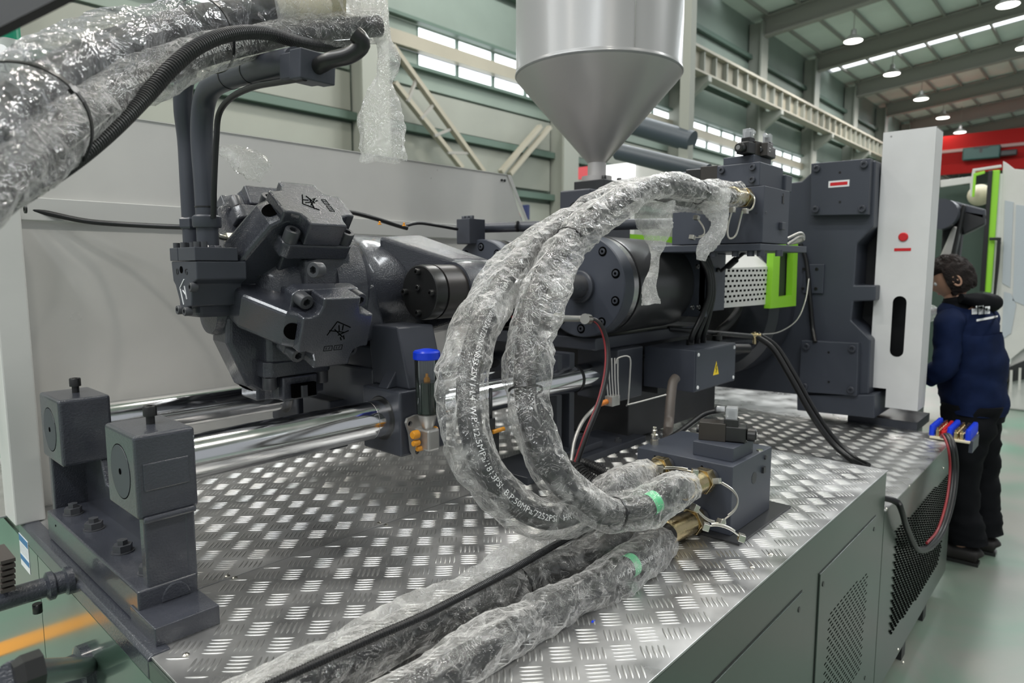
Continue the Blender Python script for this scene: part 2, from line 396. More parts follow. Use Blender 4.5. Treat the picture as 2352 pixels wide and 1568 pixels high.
# crane runway girder with stiffeners, on brackets
gd = thing('crane_runway', 'cream crane runway girder with ribs along the hall wall', 'girder', (30, 9, 6.9))
B().box((12.4, 8.98, 6.95), (64, 9.02, 7.5)).obj('web', beigem, gd)
B().box((12.4, 8.8, 7.5), (64, 9.2, 7.55)).box((12.4, 8.83, 6.9), (64, 9.17, 6.95)).box((12.4, 8.96, 7.55), (64, 9.04, 7.68)).obj('flange', beigem, gd)
for k in range(70):
    x = 12.6+k*.72
    B().box((x, 8.84, 6.95), (x+.05, 9.16, 7.5)).obj('rib', wallc, gd)
for x in cols[3:]:
    B().prism([(0, 0), (-.68, 0), (-.68, -.15), (0, -.6)], (x-.1, 9.49, 6.9), (0, 1, 0), (0, 0, 1), (1, 0, 0), .2).obj('bracket', colm, gd)
# roof
cei = bpy.data.objects.new('ceiling', None); COL.objects.link(cei); cei.location = (20, 0, 10); cei['kind'] = 'structure'
RP = .093
def rz(y): return 10.15+RP*(9.6-y)
sky = [6.5+10.9*k for k in range(-2, 6)]
sky = [-15.3, -4.4, 6.5+3.4, 20.8, 31.7, 42.6, 53.5]
edges = [-20]+[v for s_ in sky for v in (s_-.28, s_+.28)]+[66]
for i in range(0, len(edges), 2):
    b = B(); x0, x1 = edges[i], edges[i+1]
    b.add([V(x0, 10.2, rz(10.2)), V(x1, 10.2, rz(10.2)), V(x1, -14, rz(-14)), V(x0, -14, rz(-14))], [(0, 1, 2, 3)])
    b.obj('roof_sheet', roofm, cei)
dayl = mat('daylight_rooflight', (.9, .95, 1), .3, emit=((.93, .96, 1), 2.6))
for s_ in sky:
    B().add([V(s_-.28, 9.9, rz(9.9)+.03), V(s_+.28, 9.9, rz(9.9)+.03), V(s_+.28, -14, rz(-14)+.03), V(s_-.28, -14, rz(-14)+.03)], [(0, 1, 2, 3)]).obj('rooflight', dayl, cei)
raft = [cols[0]-5.45*2, cols[0]-5.45]+cols
for x in raft:
    b = B()
    for (t0, t1, hw) in ((.28, .33, .14), (.9, .95, .14), (.3, .92, .02)):
        d0 = t0-.2; d1 = t1-.2
        b.add([V(x-hw, 9.6, rz(9.6)-d0), V(x+hw, 9.6, rz(9.6)-d0), V(x+hw, -14, rz(-14)-d0), V(x-hw, -14, rz(-14)-d0),
               V(x-hw, 9.6, rz(9.6)-d1), V(x+hw, 9.6, rz(9.6)-d1), V(x+hw, -14, rz(-14)-d1), V(x-hw, -14, rz(-14)-d1)],
              [(0, 1, 2, 3), (4, 5, 6, 7), (0, 1, 5, 4), (1, 2, 6, 5), (2, 3, 7, 6), (3, 0, 4, 7)])
    b.obj('rafter', greym, cei)
for k in range(22):
    y = 9.4-k*1.05
    B().box((-20, y-.035, rz(y)-.12), (66, y+.035, rz(y)-.02)).obj('purlin', greym, cei)
# far end wall
fe = bpy.data.objects.new('wall_far', None); COL.objects.link(fe); fe.location = (66, 0, 0); fe['kind'] = 'structure'
struct(B().box((66, -14, 0), (66.2, 10.3, 12.6)), 'sheet', wallg, fe)
# pendant lamps
lampm = mat('lamp_shell', (.5, .5, .48), .4, .6); lampe = mat('lamp_glow', (1, 1, 1), .4, emit=((1, .96, .88), 9))
def lamp(x, y, z, lab):
    t = thing('pendant_lamp', lab, 'lamp', (x, y, z), 'high bay lamps under the hall roof')
    B().lathe((x, y, z), (0, 0, 1), [(0, .30), (.04, .29), (.14, .19), (.2, .09), (.36, .08), (.38, .02)], 20).obj('shade', lampm, t)
    B().lathe((x, y, z-.012), (0, 0, 1), [(0, .27), (.01, .28)], 20).obj('diffuser', lampe, t)
    B().cyl((x, y, z+.38), (x, y, rz(y)), .012, 6).obj('rod', greym, t)
    area('bay_lamp_light', (x, y, z-.03), .5, 150*LSC, (1, .95, .88))
for i, x in enumerate((24.5, 29.6, 34.8, 39.8, 44.7)):
    lamp(x, 7.0, 9.0, ('pendant lamp with bright round diffuser, nearest of the row running along the hall wall', 'second pendant lamp from the front in the row along the hall wall', 'middle lamp of the pendant row along the hall wall', 'fourth pendant lamp back in the row, just above the column end', 'farthest lamp of the pendant row, seen against the red crane')[i])
for i, x in enumerate((24.2, 29.2)): lamp(x, 2.85, 9.0, ('pendant lamp in the top right corner above the rooflight strip', 'pendant lamp cut by the right edge of the view')[i])
# red bridge crane
rc = thing('bridge_crane', 'red overhead bridge crane spanning the far end of the hall', 'crane', (40, 0, 7.2))
M['redp'] = mat('red_crane_paint', (.30, .006, .005), .6, spec=.15)
B().box((40, -13, 6.75), (40.6, 8.9, 8.12)).obj('girder', M['redp'], rc)
B().box((39.9, -13, 7.28), (39.98, 8.9, 7.42)).obj('rail', mat('dull_rail', (.35, .22, .2), .5), rc)
B().box((39.9, -13, 6.2), (40.0, 8.9, 6.72)).obj('lower_girder', M['redp'], rc)
ho = thing('crane_hoist', 'dark green hoist hanging on the red bridge crane', 'hoist', tuple(P(2265, 350, X=39.7)))
hp = P(2255, 352, X=39.7); B().box(hp-V(.3, .75, .3), hp+V(.1, .75, .3)).obj('drum_housing', mat('hoist_green', (.01, .07, .06), .4), ho, .05)
B().beam((39.45, hp.y, hp.z), (39.45, hp.y, 7.3), .12, .12).box((39.38, hp.y-.3, 7.25), (39.92, hp.y+.3, 7.36)).obj('trolley', M['dark'], ho)
B().box(hp+V(-.25, -1.4, -.25), hp+V(.05, -.75, .02)).obj('motor', M['dark'], ho, .05)
# ================================================================== machine bed
FY = .516
bed = thing('machine_bed', 'sage green machine base cabinet with ribbed aluminium deck plates on top', 'machine', (1.6, 1.6, 0))
G = M['green']
B().box((.376, FY, .12), (2.418, 2.75, .893)).obj('front_cabinet', G, bed, .002)
B().box((2.424, FY, .085), (3.745, 2.75, .753)).obj('rear_cabinet', G, bed, .002)
B().box((3.75, .98, .085), (4.8, 2.75, .753)).obj('platen_base', M['dark'], bed)
B().box((.45, FY+.05, 0), (3.68, 2.7, .12)).obj('plinth', M['dark'], bed)
for x in (2.9, 3.3): B().box((x, FY+.01, 0.0), (x+.06, FY+.06, .085)).obj('foot', M['dark'], bed)
# glossy end wall panels
e1 = B().box((.372, .53, .12), (.3765, 1.93, .861)).obj('end_panel', M['greend'], bed)
e2 = B().box((.372, 1.936, .12), (.3765, 2.74, .861)).obj('end_panel', M['greend'], bed)
# data sticker on the end panel
st = thing('data_sticker', 'white and blue instruction sticker on the glossy green end panel', 'sticker', (.3715, 1.99, .8))
a, b_ = P(43, 1222, X=.3712), P(70, 1320, X=.3712)
B().box((.3708, b_.y, b_.z), (.3716, a.y, a.z)).obj('paper', M['whitep'], st)
h = a.z-b_.z
bl = mat('sticker_blue', (.03, .16, .36), .4)
for t0, t1 in ((.0, .22), (.62, .8)): B().box((.3702, b_.y+.002, a.z-h*t1), (.3709, a.y-.002, a.z-h*t0-.002)).obj('band', bl, st)
for k in range(6): B().box((.3703, b_.y+.004, a.z-h*(.28+.05*k)), (.3708, a.y-.006, a.z-h*(.29+.05*k))).obj('text_line', mat('print_grey', (.3, .33, .36), .5) if k == 0 else bpy.data.materials['print_grey'], st)
# doors on the long side
def door_panel(x0, x1, z0, z1, name='door'):
    d = B().box((x0, FY-.004, z0), (x1, FY+.001, z1)).obj(name, G, bed, .0012)
    B().box((x0-.003, FY-.0012, z0-.003), (x1+.003, FY-.0002, z1+.003)).obj('door_gap', M['black'], bed)
    for xx in (x0+.025, x1-.025):
        for zz in (z1-.035, z0+.035): B().cyl((xx, FY-.0042, zz), (xx, FY-.0055, zz), .007, 16).obj('screw_hole', M['black'], bed)
    return d
a, b_ = P(1881.3, 1316, Y=FY), P(2010.5, 1186, Y=FY)
dz = (a.z+b_.z)/2; door_panel(a.x, b_.x, .2, dz)
c = P(1841, 1358, Y=FY); door_panel(.62, c.x, .2, c.z, 'door')
def inpoly(x, y, pl):
    r = False; j = len(pl)-1
    for i in range(len(pl)):
        if (pl[i][1] > y) != (pl[j][1] > y) and x < (pl[j][0]-pl[i][0])*(y-pl[i][1])/(pl[j][1]-pl[i][1])+pl[i][0]: r = not r
        j = i
    return r
def louvers(poly, dx, dzz, L, hh, zmin, keep):
    pl = [(p.x, p.z) for p in poly]; b = B(); xs = [p[0] for p in pl]; zs = [p[1] for p in pl]
    z = max(zs); r = 0; n = 0
    me = B().box((-L/2, -.0022, -hh/2), (L/2, .0022, hh/2)).mesh('louver_slot', M['void'])
    while z > zmin:
        x = min(xs)+(dx/2 if r % 2 else 0)
        while x < max(xs):
            if inpoly(x, z, pl):
                if n < keep: inst(me, 'louver_slot', bed, (x, FY-.0024, z)); n += 1
                else: b.box((x-L/2, FY-.0046, z-hh/2), (x+L/2, FY-.0003, z+hh/2))
            x += dx
        z -= dzz; r += 1
    if b.v: tag(b.obj('louver_slots', M['void'], bed), kind='stuff')
cA = lambda x, y: P(1450+x/2.94, 1050+y/2.94, Y=FY)
louvers([cA(1585, 760), cA(1320, 1040), cA(1290, 1523), cA(1180, 2100), cA(1470, 2000), cA(1550, 1300), cA(1572, 1000)], .030, .0135, .016, .0030, .3, 200)
louvers([cA(2145, 100), cA(1905, 370), cA(1785, 480), cA(1735, 1210), cA(1880, 1010), cA(2060, 760), cA(2110, 480)], .034, .0145, .016, .0030, .2, 100)
for q in ((1722, 350), (1875, 197), (2105, 75), (1800, 1298), (1835, 1385)): B().lathe(cA(*q)-V(0, .0, 0), (0, -1, 0), [(0, .006), (.003, .005)], 12).obj('panel_screw', M['zinc'], bed)
# deck plates with raised five-bar tread
ZD = .9
def bar_mesh(m):
    b = B(); L, W, H = .0205, .0029, .0016; vs = [V(-L, 0, 0), V(L, 0, 0)]
    for s_ in (-.72, -.3, .3, .72):
        k = math.sqrt(1-(s_*1.08)**2)
        for a in (0, 45, 90, 135, 180): vs.append(V(s_*L, math.cos(math.radians(a))*W*k, math.sin(math.radians(a))*H*k))
    fs = []
    for k in range(4): fs += [(0, 2+k, 3+k), (1, 18+k, 17+k)]
    for i in range(3):
        for k in range(4): fs.append((2+i*5+k, 7+i*5+k, 8+i*5+k, 3+i*5+k))
    b.add(vs, fs, True); return b
bb = bar_mesh(None); barme = bb.mesh('tread_bar', M['treadbar'])
SQ = math.sqrt(.5)
def treads(plate, x0, x1, y0, y1, z, keep, skip=None):
    A = .0553; lst = []
    for i in range(-60, 80):
        for j in range(-20, 140):
            u, v = -.196+A*i, 1.414-.0553*24+A*j*1.0
            cx, cy = (u+v)*SQ, (v-u)*SQ
            if not (x0 < cx < x1 and y0 < cy < y1): continue
            hor = (i+j) % 2 == 0
            for k in range(-2, 3):
                o = k*.0105
                if hor: px, py, ang = cx+o*SQ, cy+o*SQ, -math.pi/4
                else: px, py, ang = cx+o*SQ, cy-o*SQ, math.pi/4
                e = .016
                if x0+e < px < x1-e and y0+e < py < y1-e and not (skip and skip(px, py)): lst.append((px, py, ang))
    # the biggest in the photograph first
    def size(q):
        v = V(q[0], q[1], z)-CO; d = v.dot(_f)
        if d < .1: return 9
        ix, iy = 1176+CF*v.dot(CR)/d, 784-CF*v.dot(CU)/d
        return d if (-30 < ix < 2390 and iy < 1600) else 9+d
    lst.sort(key=size)
    pb = base(plate)
    for q in lst[:keep]:
        o = bpy.data.objects.new('tread_bar', barme); COL.objects.link(o); o.parent = plate
        o.location = V(q[0], q[1], z)-pb; o.rotation_euler = (0, 0, q[2])
    b = B()
    for q in lst[keep:]:
        if size(q) > 8.5: continue
        c, s_ = math.cos(q[2]), math.sin(q[2])
        b.add([V(q[0]+v.x*c-v.y*s_, q[1]+v.x*s_+v.y*c, z+v.z) for v in bb.v], bb.f, True)
    if b.v: tag(b.obj('tread_bars', M['treadbar'], plate), kind='stuff')
pl1 = thing('deck_plate', 'near ribbed aluminium deck plate in front of the seam, under the wrapped hoses', 'plate', (1.4, .95, ZD))
B().box((.378, FY-.002, ZD-.005), (2.422, 1.379, ZD)).obj('sheet', M['tread'], pl1, .0008)
treads(pl1, .385, 2.42, FY, 1.379, ZD, 300, lambda x, y: (x < .52 and y > 1.2) or (1.5 < x < 1.86 and .625 < y < .97))
pl2 = thing('deck_plate', 'far ribbed aluminium deck plate behind the seam, under the guide rods', 'plate', (1.4, 1.9, ZD))
B().box((.395, 1.382, ZD-.005), (2.422, 2.19, ZD)).obj('sheet', M['tread'], pl2, .0008)
B().box((.30, 2.195, ZD-.005), (2.422, 2.9, ZD)).obj('sheet', M['tread'], pl2, .0008)
treads(pl2, .52, 2.42, 1.381, 2.19, ZD, 300)
pl3 = thing('deck_plate', 'lower ribbed aluminium deck plate at the far right, below the white column', 'plate', (3.2, 1.4, .76))
B().box((2.424, FY-.002, .755), (3.75, 2.6, .76)).box((3.75, .97, .755), (4.9, 2.6, .76)).obj('sheet', M['tread'], pl3)
treads(pl3, 2.43, 3.75, FY, 2.2, .76, 300)
# loose screws, washer and offcut on the deck
for i, (x, y) in enumerate(((427, 1504), (1198, 1272), (1728, 1303), (1770, 1273), (522, 1323), (539, 1327), (871, 1201), (887, 1205))):
    q = P(x, y, Z=ZD)
    t = B().lathe((q.x, q.y, ZD), (0, 0, 1), [(0, .0062), (.0015, .0060), (.0035, .003), (.0036, 0.0001)], 12).obj('deck_screw', M['zinc'], None, loc=(q.x, q.y, ZD))
    tag(t, ('small shiny screw on the deck at the very front, right of the bracket foot', 'screw on the deck between the two hose bundles', 'brassy screw on the deck near the front edge, beside the manifold foot plate', 'screw near the front deck edge, farther right than its neighbour', 'left screw at the plate seam beside the rod bracket', 'right screw at the plate seam beside the rod bracket', 'left one of the two screws at the middle of the plate seam', 'right one of the two screws at the middle of the plate seam')[i], 'screw', 'screws in the deck plates')
q = P(1363, 1430, Z=ZD)
tag(B().prism([(0, 0), (.009, .002), (.006, .006), (-.002, .004)], (q.x, q.y, ZD+.0003), (1, 0, 0), (0, 1, 0), (0, 0, 1), .001).obj('plastic_scrap', M['blue'], None, loc=(q.x, q.y, ZD)), 'tiny blue plastic scrap lying on the deck in front of the hoses', 'scrap')
# steel rail under the bracket
B().box((.373, .52, .861), (.3765, 1.19, .893)).obj('edge_strip', G, bed)
rail = B().prism([(.3715, .862), (.372, .897), (.380, .903), (.41, .903), (.41, .862)], (0, 1.19, 0), (1, 0, 0), (0, 0, 1), (0, 1, 0), .925).obj('frame_rail', M['cast'], bed, .002)
# ================================================================== guide rod bracket
C_ = M['cast']
rb = thing('rod_bracket', 'dark grey cast bracket with two square heads holding the chrome guide rods', 'bracket', (.45, 1.6, .9))
B().box((.393, 1.21, .9), (.507, 1.335, .937)).obj('foot_plate', C_, rb, .0015)
B().box((.396, 1.298, .905), (.505, 1.92, .974)).obj('base_plate', C_, rb, .004, 3)
B().prism([(1.30, .96), (1.945, .96), (1.945, 1.12), (1.80, 1.12), (1.77, 1.05), (1.50, 1.05), (1.46, 1.12), (1.30, 1.12)], (.487, 0, 0), (0, 1, 0), (0, 0, 1), (1, 0, 0), .02).obj('rear_wall', C_, rb, .004)
for (y0, y1, lab) in ((1.298, 1.462, 'n'), (1.787, 1.953, 'f')):
    B().box((.415, (y0+.003 if lab == 'n' else y1-.026), .96), (.507, (y0+.028 if lab == 'n' else y1-.002), 1.12)).obj('upright', C_, rb, .004, 3)
    hd = B().box((.406, y0, 1.107), (.515, y1, 1.266)).obj('head', C_, rb, .007, 3)
    yc = 1.38 if lab == 'n' else 1.873
    B().lathe((.4065, yc, 1.185), (-1, 0, 0), [(0, .052), (.0012, .0515)], 48).obj('end_disc', M['slate'], hd)
    B().lathe((.4062, yc, 1.185), (-1, 0, 0), [(0, .0535), (.0004, .0535)], 48).obj('disc_gap', M['void'], hd)
    B().lathe((.4052, yc, 1.185), (-1, 0, 0), [(0, .006), (.0006, .006)], 16).obj('centre_hole', M['void'], hd)
    s_ = screw(rb, (.467, yc+.008, 1.282), (0, 0, 1), .0125, M['black'], 'set_screw', 1.05)
    B().cyl((.467, yc+.008, 1.262), (.467, yc+.008, 1.285), .008, 16).obj('set_screw_thread', M['black'], rb)
B().box((.418, 1.2955, 1.16), (.500, 1.30, 1.212)).obj('raised_pad', C_, rb, .002)
B().prism([(.028*math.cos(t), .034*math.sin(t)) for t in [math.pi*k/12 for k in range(13)]], (.463, 1.302, .937), (1, 0, 0), (0, 0, 1), (0, -1, 0), .006).obj('half_boss', C_, rb, .003)
B().box((.413, 1.29, 1.100), (.508, 1.30, 1.112)).obj('weld_bead', C_, rb, .004)
for i, (x, y) in enumerate(((.434, 1.845), (.438, 1.70), (.440, 1.515), (.442, 1.37))):
    hexb(rb, (x, y, .974), (0, 0, 1), .0175, M['bolt'], 'anchor_bolt')
B().cyl((.3955, 1.845, .955), (.3953, 1.845, .955), .003, 10).obj('drill_hole', M['void'], rb)
# guide rods
for y, lab in ((1.38, 'near thick chrome guide rod running from the bracket head into the carriage block'), (1.873, 'far thick chrome guide rod behind, partly hidden by the motor')):
    o = thing('guide_rod', lab, 'rod', (.52, y, 1.185), 'chrome guide rods of the injection unit')
    B().cyl((.51, y, 1.185), (3.3, y, 1.185), .048, 64).obj('shaft', M['chrome'], o)
    if y < 1.5:
        B().lathe((.975, y, 1.185), (1, 0, 0), [(0, .0483), (.0015, .0484)], 64).obj('groove_mark', M['steel'], o)
        B().lathe((1.83, y, 1.185), (1, 0, 0), [(0, .050), (.012, .050)], 48).obj('rubber_ring', M['rubber'], o)
o = thing('cylinder_rod', 'thinner chrome rod lying between the two guide rods', 'rod', (.5, 1.627, 1.11))
B().cyl((.50, 1.66, 1.125), (1.04, 1.66, 1.125), .026, 40).obj('shaft', M['chrome'], o)
B().box((1.0, 1.6, 1.06), (1.06, 1.74, 1.20)).obj('rod_end', M['slate'], o, .004)
B().cyl((.505, 1.66, 1.125), (.48, 1.66, 1.125), .034, 30).obj('collar', C_, o)
# ================================================================== carriage with bearing blocks
ca = thing('carriage', 'dark grey cast carriage sliding on the guide rods under the motor housing', 'carriage', (1.1, 1.63, 1.1))
S = M['slate']
for yc, sg in ((1.38, 1), (1.873, -1)):
    B().box((1.014, yc-.08, 1.095), (1.17, yc+.08, 1.262)).obj('bearing_block', S, ca, .006, 3)
    B().lathe((1.0138, yc, 1.185), (-1, 0, 0), [(0, .058), (.002, .056), (.002, .048)], 48, cap=False).obj('seal_ring', M['black'], ca)
    # sloping web rising to the housing
    pts = [(yc-.075*sg, 1.262), (yc+.08*sg, 1.262), (yc+.10*sg, 1.42), (yc-.03*sg, 1.42)]
    B().prism(pts, (1.05, 0, 0), (0, 1, 0), (0, 0, 1), (1, 0, 0), .12).obj('web', S, ca, .005)
    B().prism([(1.02, 1.262), (1.17, 1.262), (1.17, 1.36), (1.09, 1.36)], (0, yc-.02, 0), (1, 0, 0), (0, 0, 1), (0, 1, 0), .04).obj('gusset', S, ca, .003)
B().box((1.05, 1.46, 1.10), (1.15, 1.79, 1.30)).obj('cross_member', M['slate'], ca, .006)
B().box((1.06, 1.47, 1.28), (1.16, 1.79, 1.36)).obj('cross_web', M['slate'], ca, .006)
# second pair of bearing blocks farther along
B().box((1.98, 1.29, 1.09), (2.15, 1.47, 1.28)).obj('bearing_block', S, ca, .006)
B().box((1.98, 1.78, 1.09), (2.15, 1.96, 1.28)).obj('bearing_block', S, ca, .006)
B().box((1.90, 1.33, 1.28), (2.75, 1.93, 1.324)).obj('bed_plate', M['slate'], ca, .004)
B().box((2.02, 1.36, 1.12), (2.7, 1.9, 1.28)).obj('lower_box', M['dark'], ca, .004)
for x in (1.72, 1.79): B().box((x, 1.36, .92), (x+.028, 1.44, 1.28)).obj('post', S, ca, .002)
B().box((1.50, 1.30, .90), (2.2, 1.50, .925)).box((1.72, 1.33, .925), (1.95, 1.46, .95)).obj('slide_base', S, ca, .002)
B().box((2.15, 1.35, .905), (2.9, 1.9, 1.10)).obj('under_box', M['dark'], ca, .004)
for x, y in ((1.58, 1.33), (1.68, 1.33), (2.05, 1.33)): hexb(ca, (x, y, .925), (0, 0, 1), .012, M['bolt'], 'slide_bolt')
# ================================================================== thrust housing
YA, ZA = 1.627, 1.51
th = thing('thrust_housing', 'rough cast grey thrust housing behind the motor with a wing to each side', 'housing', (1.1, YA, 1.3))
B().lathe((.94, YA, ZA), (1, 0, 0), [(0, .12), (.01, .175), (.03, .18), (.09, .182), (.10, .172), (.13, .160), (.16, .156), (.26, .155), (.27, .15), (.33, .14), (.42, .13)], 64).obj('body', C_, th)
for sg in (1, -1):
    yc = YA-sg*.247
    pts = [(YA, ZA+.15), (YA-sg*.08, ZA+.13), (yc-sg*.02, ZA+.07), (yc-sg*.075, ZA+.045), (yc-sg*.085, ZA-.02), (yc-sg*.07, ZA-.07), (YA-sg*.10, ZA-.13), (YA, ZA-.15)]
    B().prism(pts, (1.29, 0, 0), (0, 1, 0), (0, 0, 1), (1, 0, 0), .13).obj('wing', C_, th, .012, 3)
    # inclined fin from hub top down to the boss
    s1 = lambda x, y, z: V(x, YA-sg*(YA-y), z)
    tp_ = [s1(1.13, 1.53, 1.660), s1(1.29, 1.40, 1.592), s1(1.44, 1.385, 1.592), s1(1.30, 1.56, 1.672)]
    B().add(tp_+[v-V(0, 0, .13) for v in tp_], [(0, 1, 2, 3), (4, 5, 6, 7), (0, 1, 5, 4), (1, 2, 6, 5), (2, 3, 7, 6), (3, 0, 4, 7)]).obj('fin', C_, th, .01, 3)
    B().lathe((1.265, yc, ZA-.005), (1, 0, 0), [(0, .082), (.03, .088), (.09, .09), (.12, .08)], 48).obj('boss', C_, th)
B().prism([(.96, ZA-.02), (1.06, ZA+.02), (1.10, ZA-.12), (.97, ZA-.15)], (0, YA-.17, 0), (1, 0, 0), (0, 0, 1), (0, 1, 0), .05).obj('rib_pad', C_, th, .008)
for q in (P(872, 513, Y=YA), P(928, 516, Y=YA)):
    B().lathe(q-V(0, 0, .004), (0, 0, 1), [(0, .006), (.003, .0055), (.004, .003), (.007, .003), (.008, .004), (.011, .001)], 12).obj('grease_nipple', M['amber'], th)
# ================================================================== piston rod end caps
for i, yc in enumerate((1.38, 1.874)):
    c = thing('rod_end_cap', ('round black end cap with five screws beside the oil bottle', 'black end cap of the far piston rod, hidden behind the motor')[i], 'cap', (1.2, yc, 1.42), 'end caps of the injection piston rods')
    x0 = 1.149; zc = 1.505
    B().lathe((x0, yc, zc), (1, 0, 0), [(0, .070), (.0015, .073), (.014, .0745), (.036, .0745)], 64).obj('face_plate', M['black'], c, 0)
    B().lathe((x0+.036, yc, zc), (1, 0, 0), [(0, .070), (.008, .070)], 64).obj('groove', M['black'], c)
    B().lathe((x0+.043, yc, zc), (1, 0, 0), [(0, .0745), (.09, .0745), (.092, .08), (.11, .082)], 64).obj('sleeve', mat('blued_steel', (.05, .046, .045), .38, .6) if i == 0 else bpy.data.materials['blued_steel'], c)
    for a in (90, 180, 270, 0): screw(c, (x0, yc+.055*math.cos(math.radians(a)), zc+.055*math.sin(math.radians(a))), (-1, 0, 0), .0085, M['black'], 'cap_screw', 1)
    screw(c, (x0, yc+.004, zc+.012), (-1, 0, 0), .0085, M['black'], 'cap_screw', .5)
# ================================================================== injection cylinders
for i, yc in enumerate((1.38, 1.874)):
    c = thing('injection_cylinder', ('near hydraulic injection cylinder with a round bolted flange behind the hose loop', 'far hydraulic injection cylinder, its flange peeping over the housing wing')[i], 'cylinder', (2.2, yc, 1.34), 'hydraulic injection cylinders')
    zc = 1.505; fl = B().lathe((1.88, yc, zc), (1, 0, 0), [(0, .174), (.003, .178), (.058, .178), (.06, .176)], 80).obj('flange', M['slate_far'], c)
    B().lathe((1.94, yc, zc), (1, 0, 0), [(0, .176), (.03, .176)], 80).obj('flange_rim', M['steel'], c)
    B().lathe((1.97, yc, zc), (1, 0, 0), [(0, .170), (.014, .170)], 80).obj('joint_gap', M['black'], c)
    B().lathe((1.984, yc, zc), (1, 0, 0), [(0, .176), (.012, .178), (.10, .176), (.40, .172), (.5, .165), (.62, .14)], 80).obj('barrel', mat('semi_gloss_barrel', (.05, .05, .052), .3, .3, bump=.1, bscale=90) if i == 0 else bpy.data.materials['semi_gloss_barrel'], c)
    B().cyl((1.27, yc, zc), (1.88, yc, zc), .042, 48).obj('piston_rod', M['steel'], c)
    B().lathe((1.862, yc, zc), (1, 0, 0), [(0, .052), (.004, .056), (.018, .056)], 48).obj('gland', M['slate'], c)
    for k in range(10):
        a = math.radians(18+36*k); pp = V(1.8795, yc+.148*math.cos(a), zc+.148*math.sin(a))
        B().lathe(pp, (-1, 0, 0), [(0, .0165), (.0007, .0165)], 24).obj('counterbore', M['void'], c)
        screw(c, pp+V(.004, 0, 0), (-1, 0, 0), .0105, M['slate'], 'flange_screw', .5)
# screw barrel and hopper throat between them
sb = thing('screw_barrel', 'dark screw barrel housing under the hopper throat', 'barrel', (2.3, YA, 1.36))
B().box((2.16, 1.55, 1.36), (2.46, 1.70, 1.88)).obj('throat_block', M['slate'], sb, .006)
B().cyl((1.36, YA, ZA), (3.4, YA, ZA), .06, 40).obj('barrel_tube', M['steel'], sb)
hb = thing('slide_block', 'black slide block under the neck of the hopper', 'block', (2.3, YA, 1.88))
a, b_ = P(1318, 424, Y=YA-.09), P(1440, 455, Y=YA-.09)
hx0, hx1 = P(1318, 430, Y=YA+.07).x, P(1440, 440, Y=YA-.08).x
B().box((hx0, YA-.08, 1.882), (hx1, YA+.07, 1.925)).obj('block', M['dark'], hb, .003)
for x in (hx0+.03, hx1-.03): screw(hb, (x, YA-.06, 1.927), (0, 0, 1), .010, M['black'], 'socket_screw')
# ================================================================== hopper
ho_ = thing('hopper', 'large white material hopper with a grey cone hanging in above the machine', 'hopper', (2.31, YA, 1.93))
HX = 2.315
B().lathe((HX, YA, 1.925), (0, 0, 1), [(0, .062), (.02, .062), (.021, .038), (.075, .038)], 48).obj('neck', M['hoppercone'], ho_)
B().lathe((HX, YA, 2.0), (0, 0, 1), [(0, .038), (.335, .333), (.34, .335)], 96, cap=False).obj('cone', M['hoppercone'], ho_)
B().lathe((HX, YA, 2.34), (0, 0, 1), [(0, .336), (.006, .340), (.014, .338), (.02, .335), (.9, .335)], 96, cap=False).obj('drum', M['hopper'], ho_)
sx, sy = HX-.335*.62, YA-.335*.785
B().cyl((HX-.18, YA-.2855, 2.36), (HX-.18, YA-.2855, 3.2), .0012, 6).obj('seam', M['guard'], ho_)
# ================================================================== rear guard and its post
gu = thing('rear_guard', 'long grey sheet metal guard standing behind the guide rods', 'guard', (1.3, 2.2, .9))
e0, e1 = P(1165, 400, Y=2.2), P(1192, 505, Y=2.2)
zt = 2.015; GS = M['guard']
B().prism([(-.15, 1.762), (-.15, zt+.0), (e0.x, zt), (e1.x+.02, e1.z), (e1.x+.07, 1.762)], (0, 2.2, 0), (1, 0, 0), (0, 0, 1), (0, 1, 0), .003).obj('upper_sheet', GS, gu)
B().box((.43, 2.203, .9), (2.6, 2.206, 1.70)).obj('lower_sheet', GS, gu)
B().box((.43, 2.185, 1.70), (2.5, 2.2, 1.762)).obj('stiffener', mat('light_grey_sheet', (.55, .55, .53), .35), gu, .002)
B().box((-.15, 2.195, zt-.003), (e0.x, 2.215, zt)).obj('top_fold', GS, gu)
B().prism([(e0.x-.004, zt), (e0.x+.02, zt), (e1.x+.09, 1.762), (e1.x+.07, 1.762)], (0, 2.195, 0), (1, 0, 0), (0, 0, 1), (0, 1, 0), .02).obj('end_fold', GS, gu)
for k in range(2): B().cyl((e0.x-.02-k*.02, 2.2, zt-.03), (e0.x-.02-k*.02, 2.195, zt-.03), .006, 10).obj('screw_head', M['dark'], gu)
po = thing('guard_post', 'white sheet metal post at the left edge beside the rod bracket', 'post', (.39, 2.13, .9))
B().box((.358, 2.075, .902), (.425, 2.192, 1.745)).obj('post_body', M['white'], po, .004)
B().box((-.2, 2.16, 1.745), (.42, 2.19, 2.0)).obj('upper_plate', M['white'], po, .003)
q = P(58, 480, X=.358); screw(po, (.36, q.y, q.z), (-1, 0, 0), .009, M['black'], 'post_screw', .3)
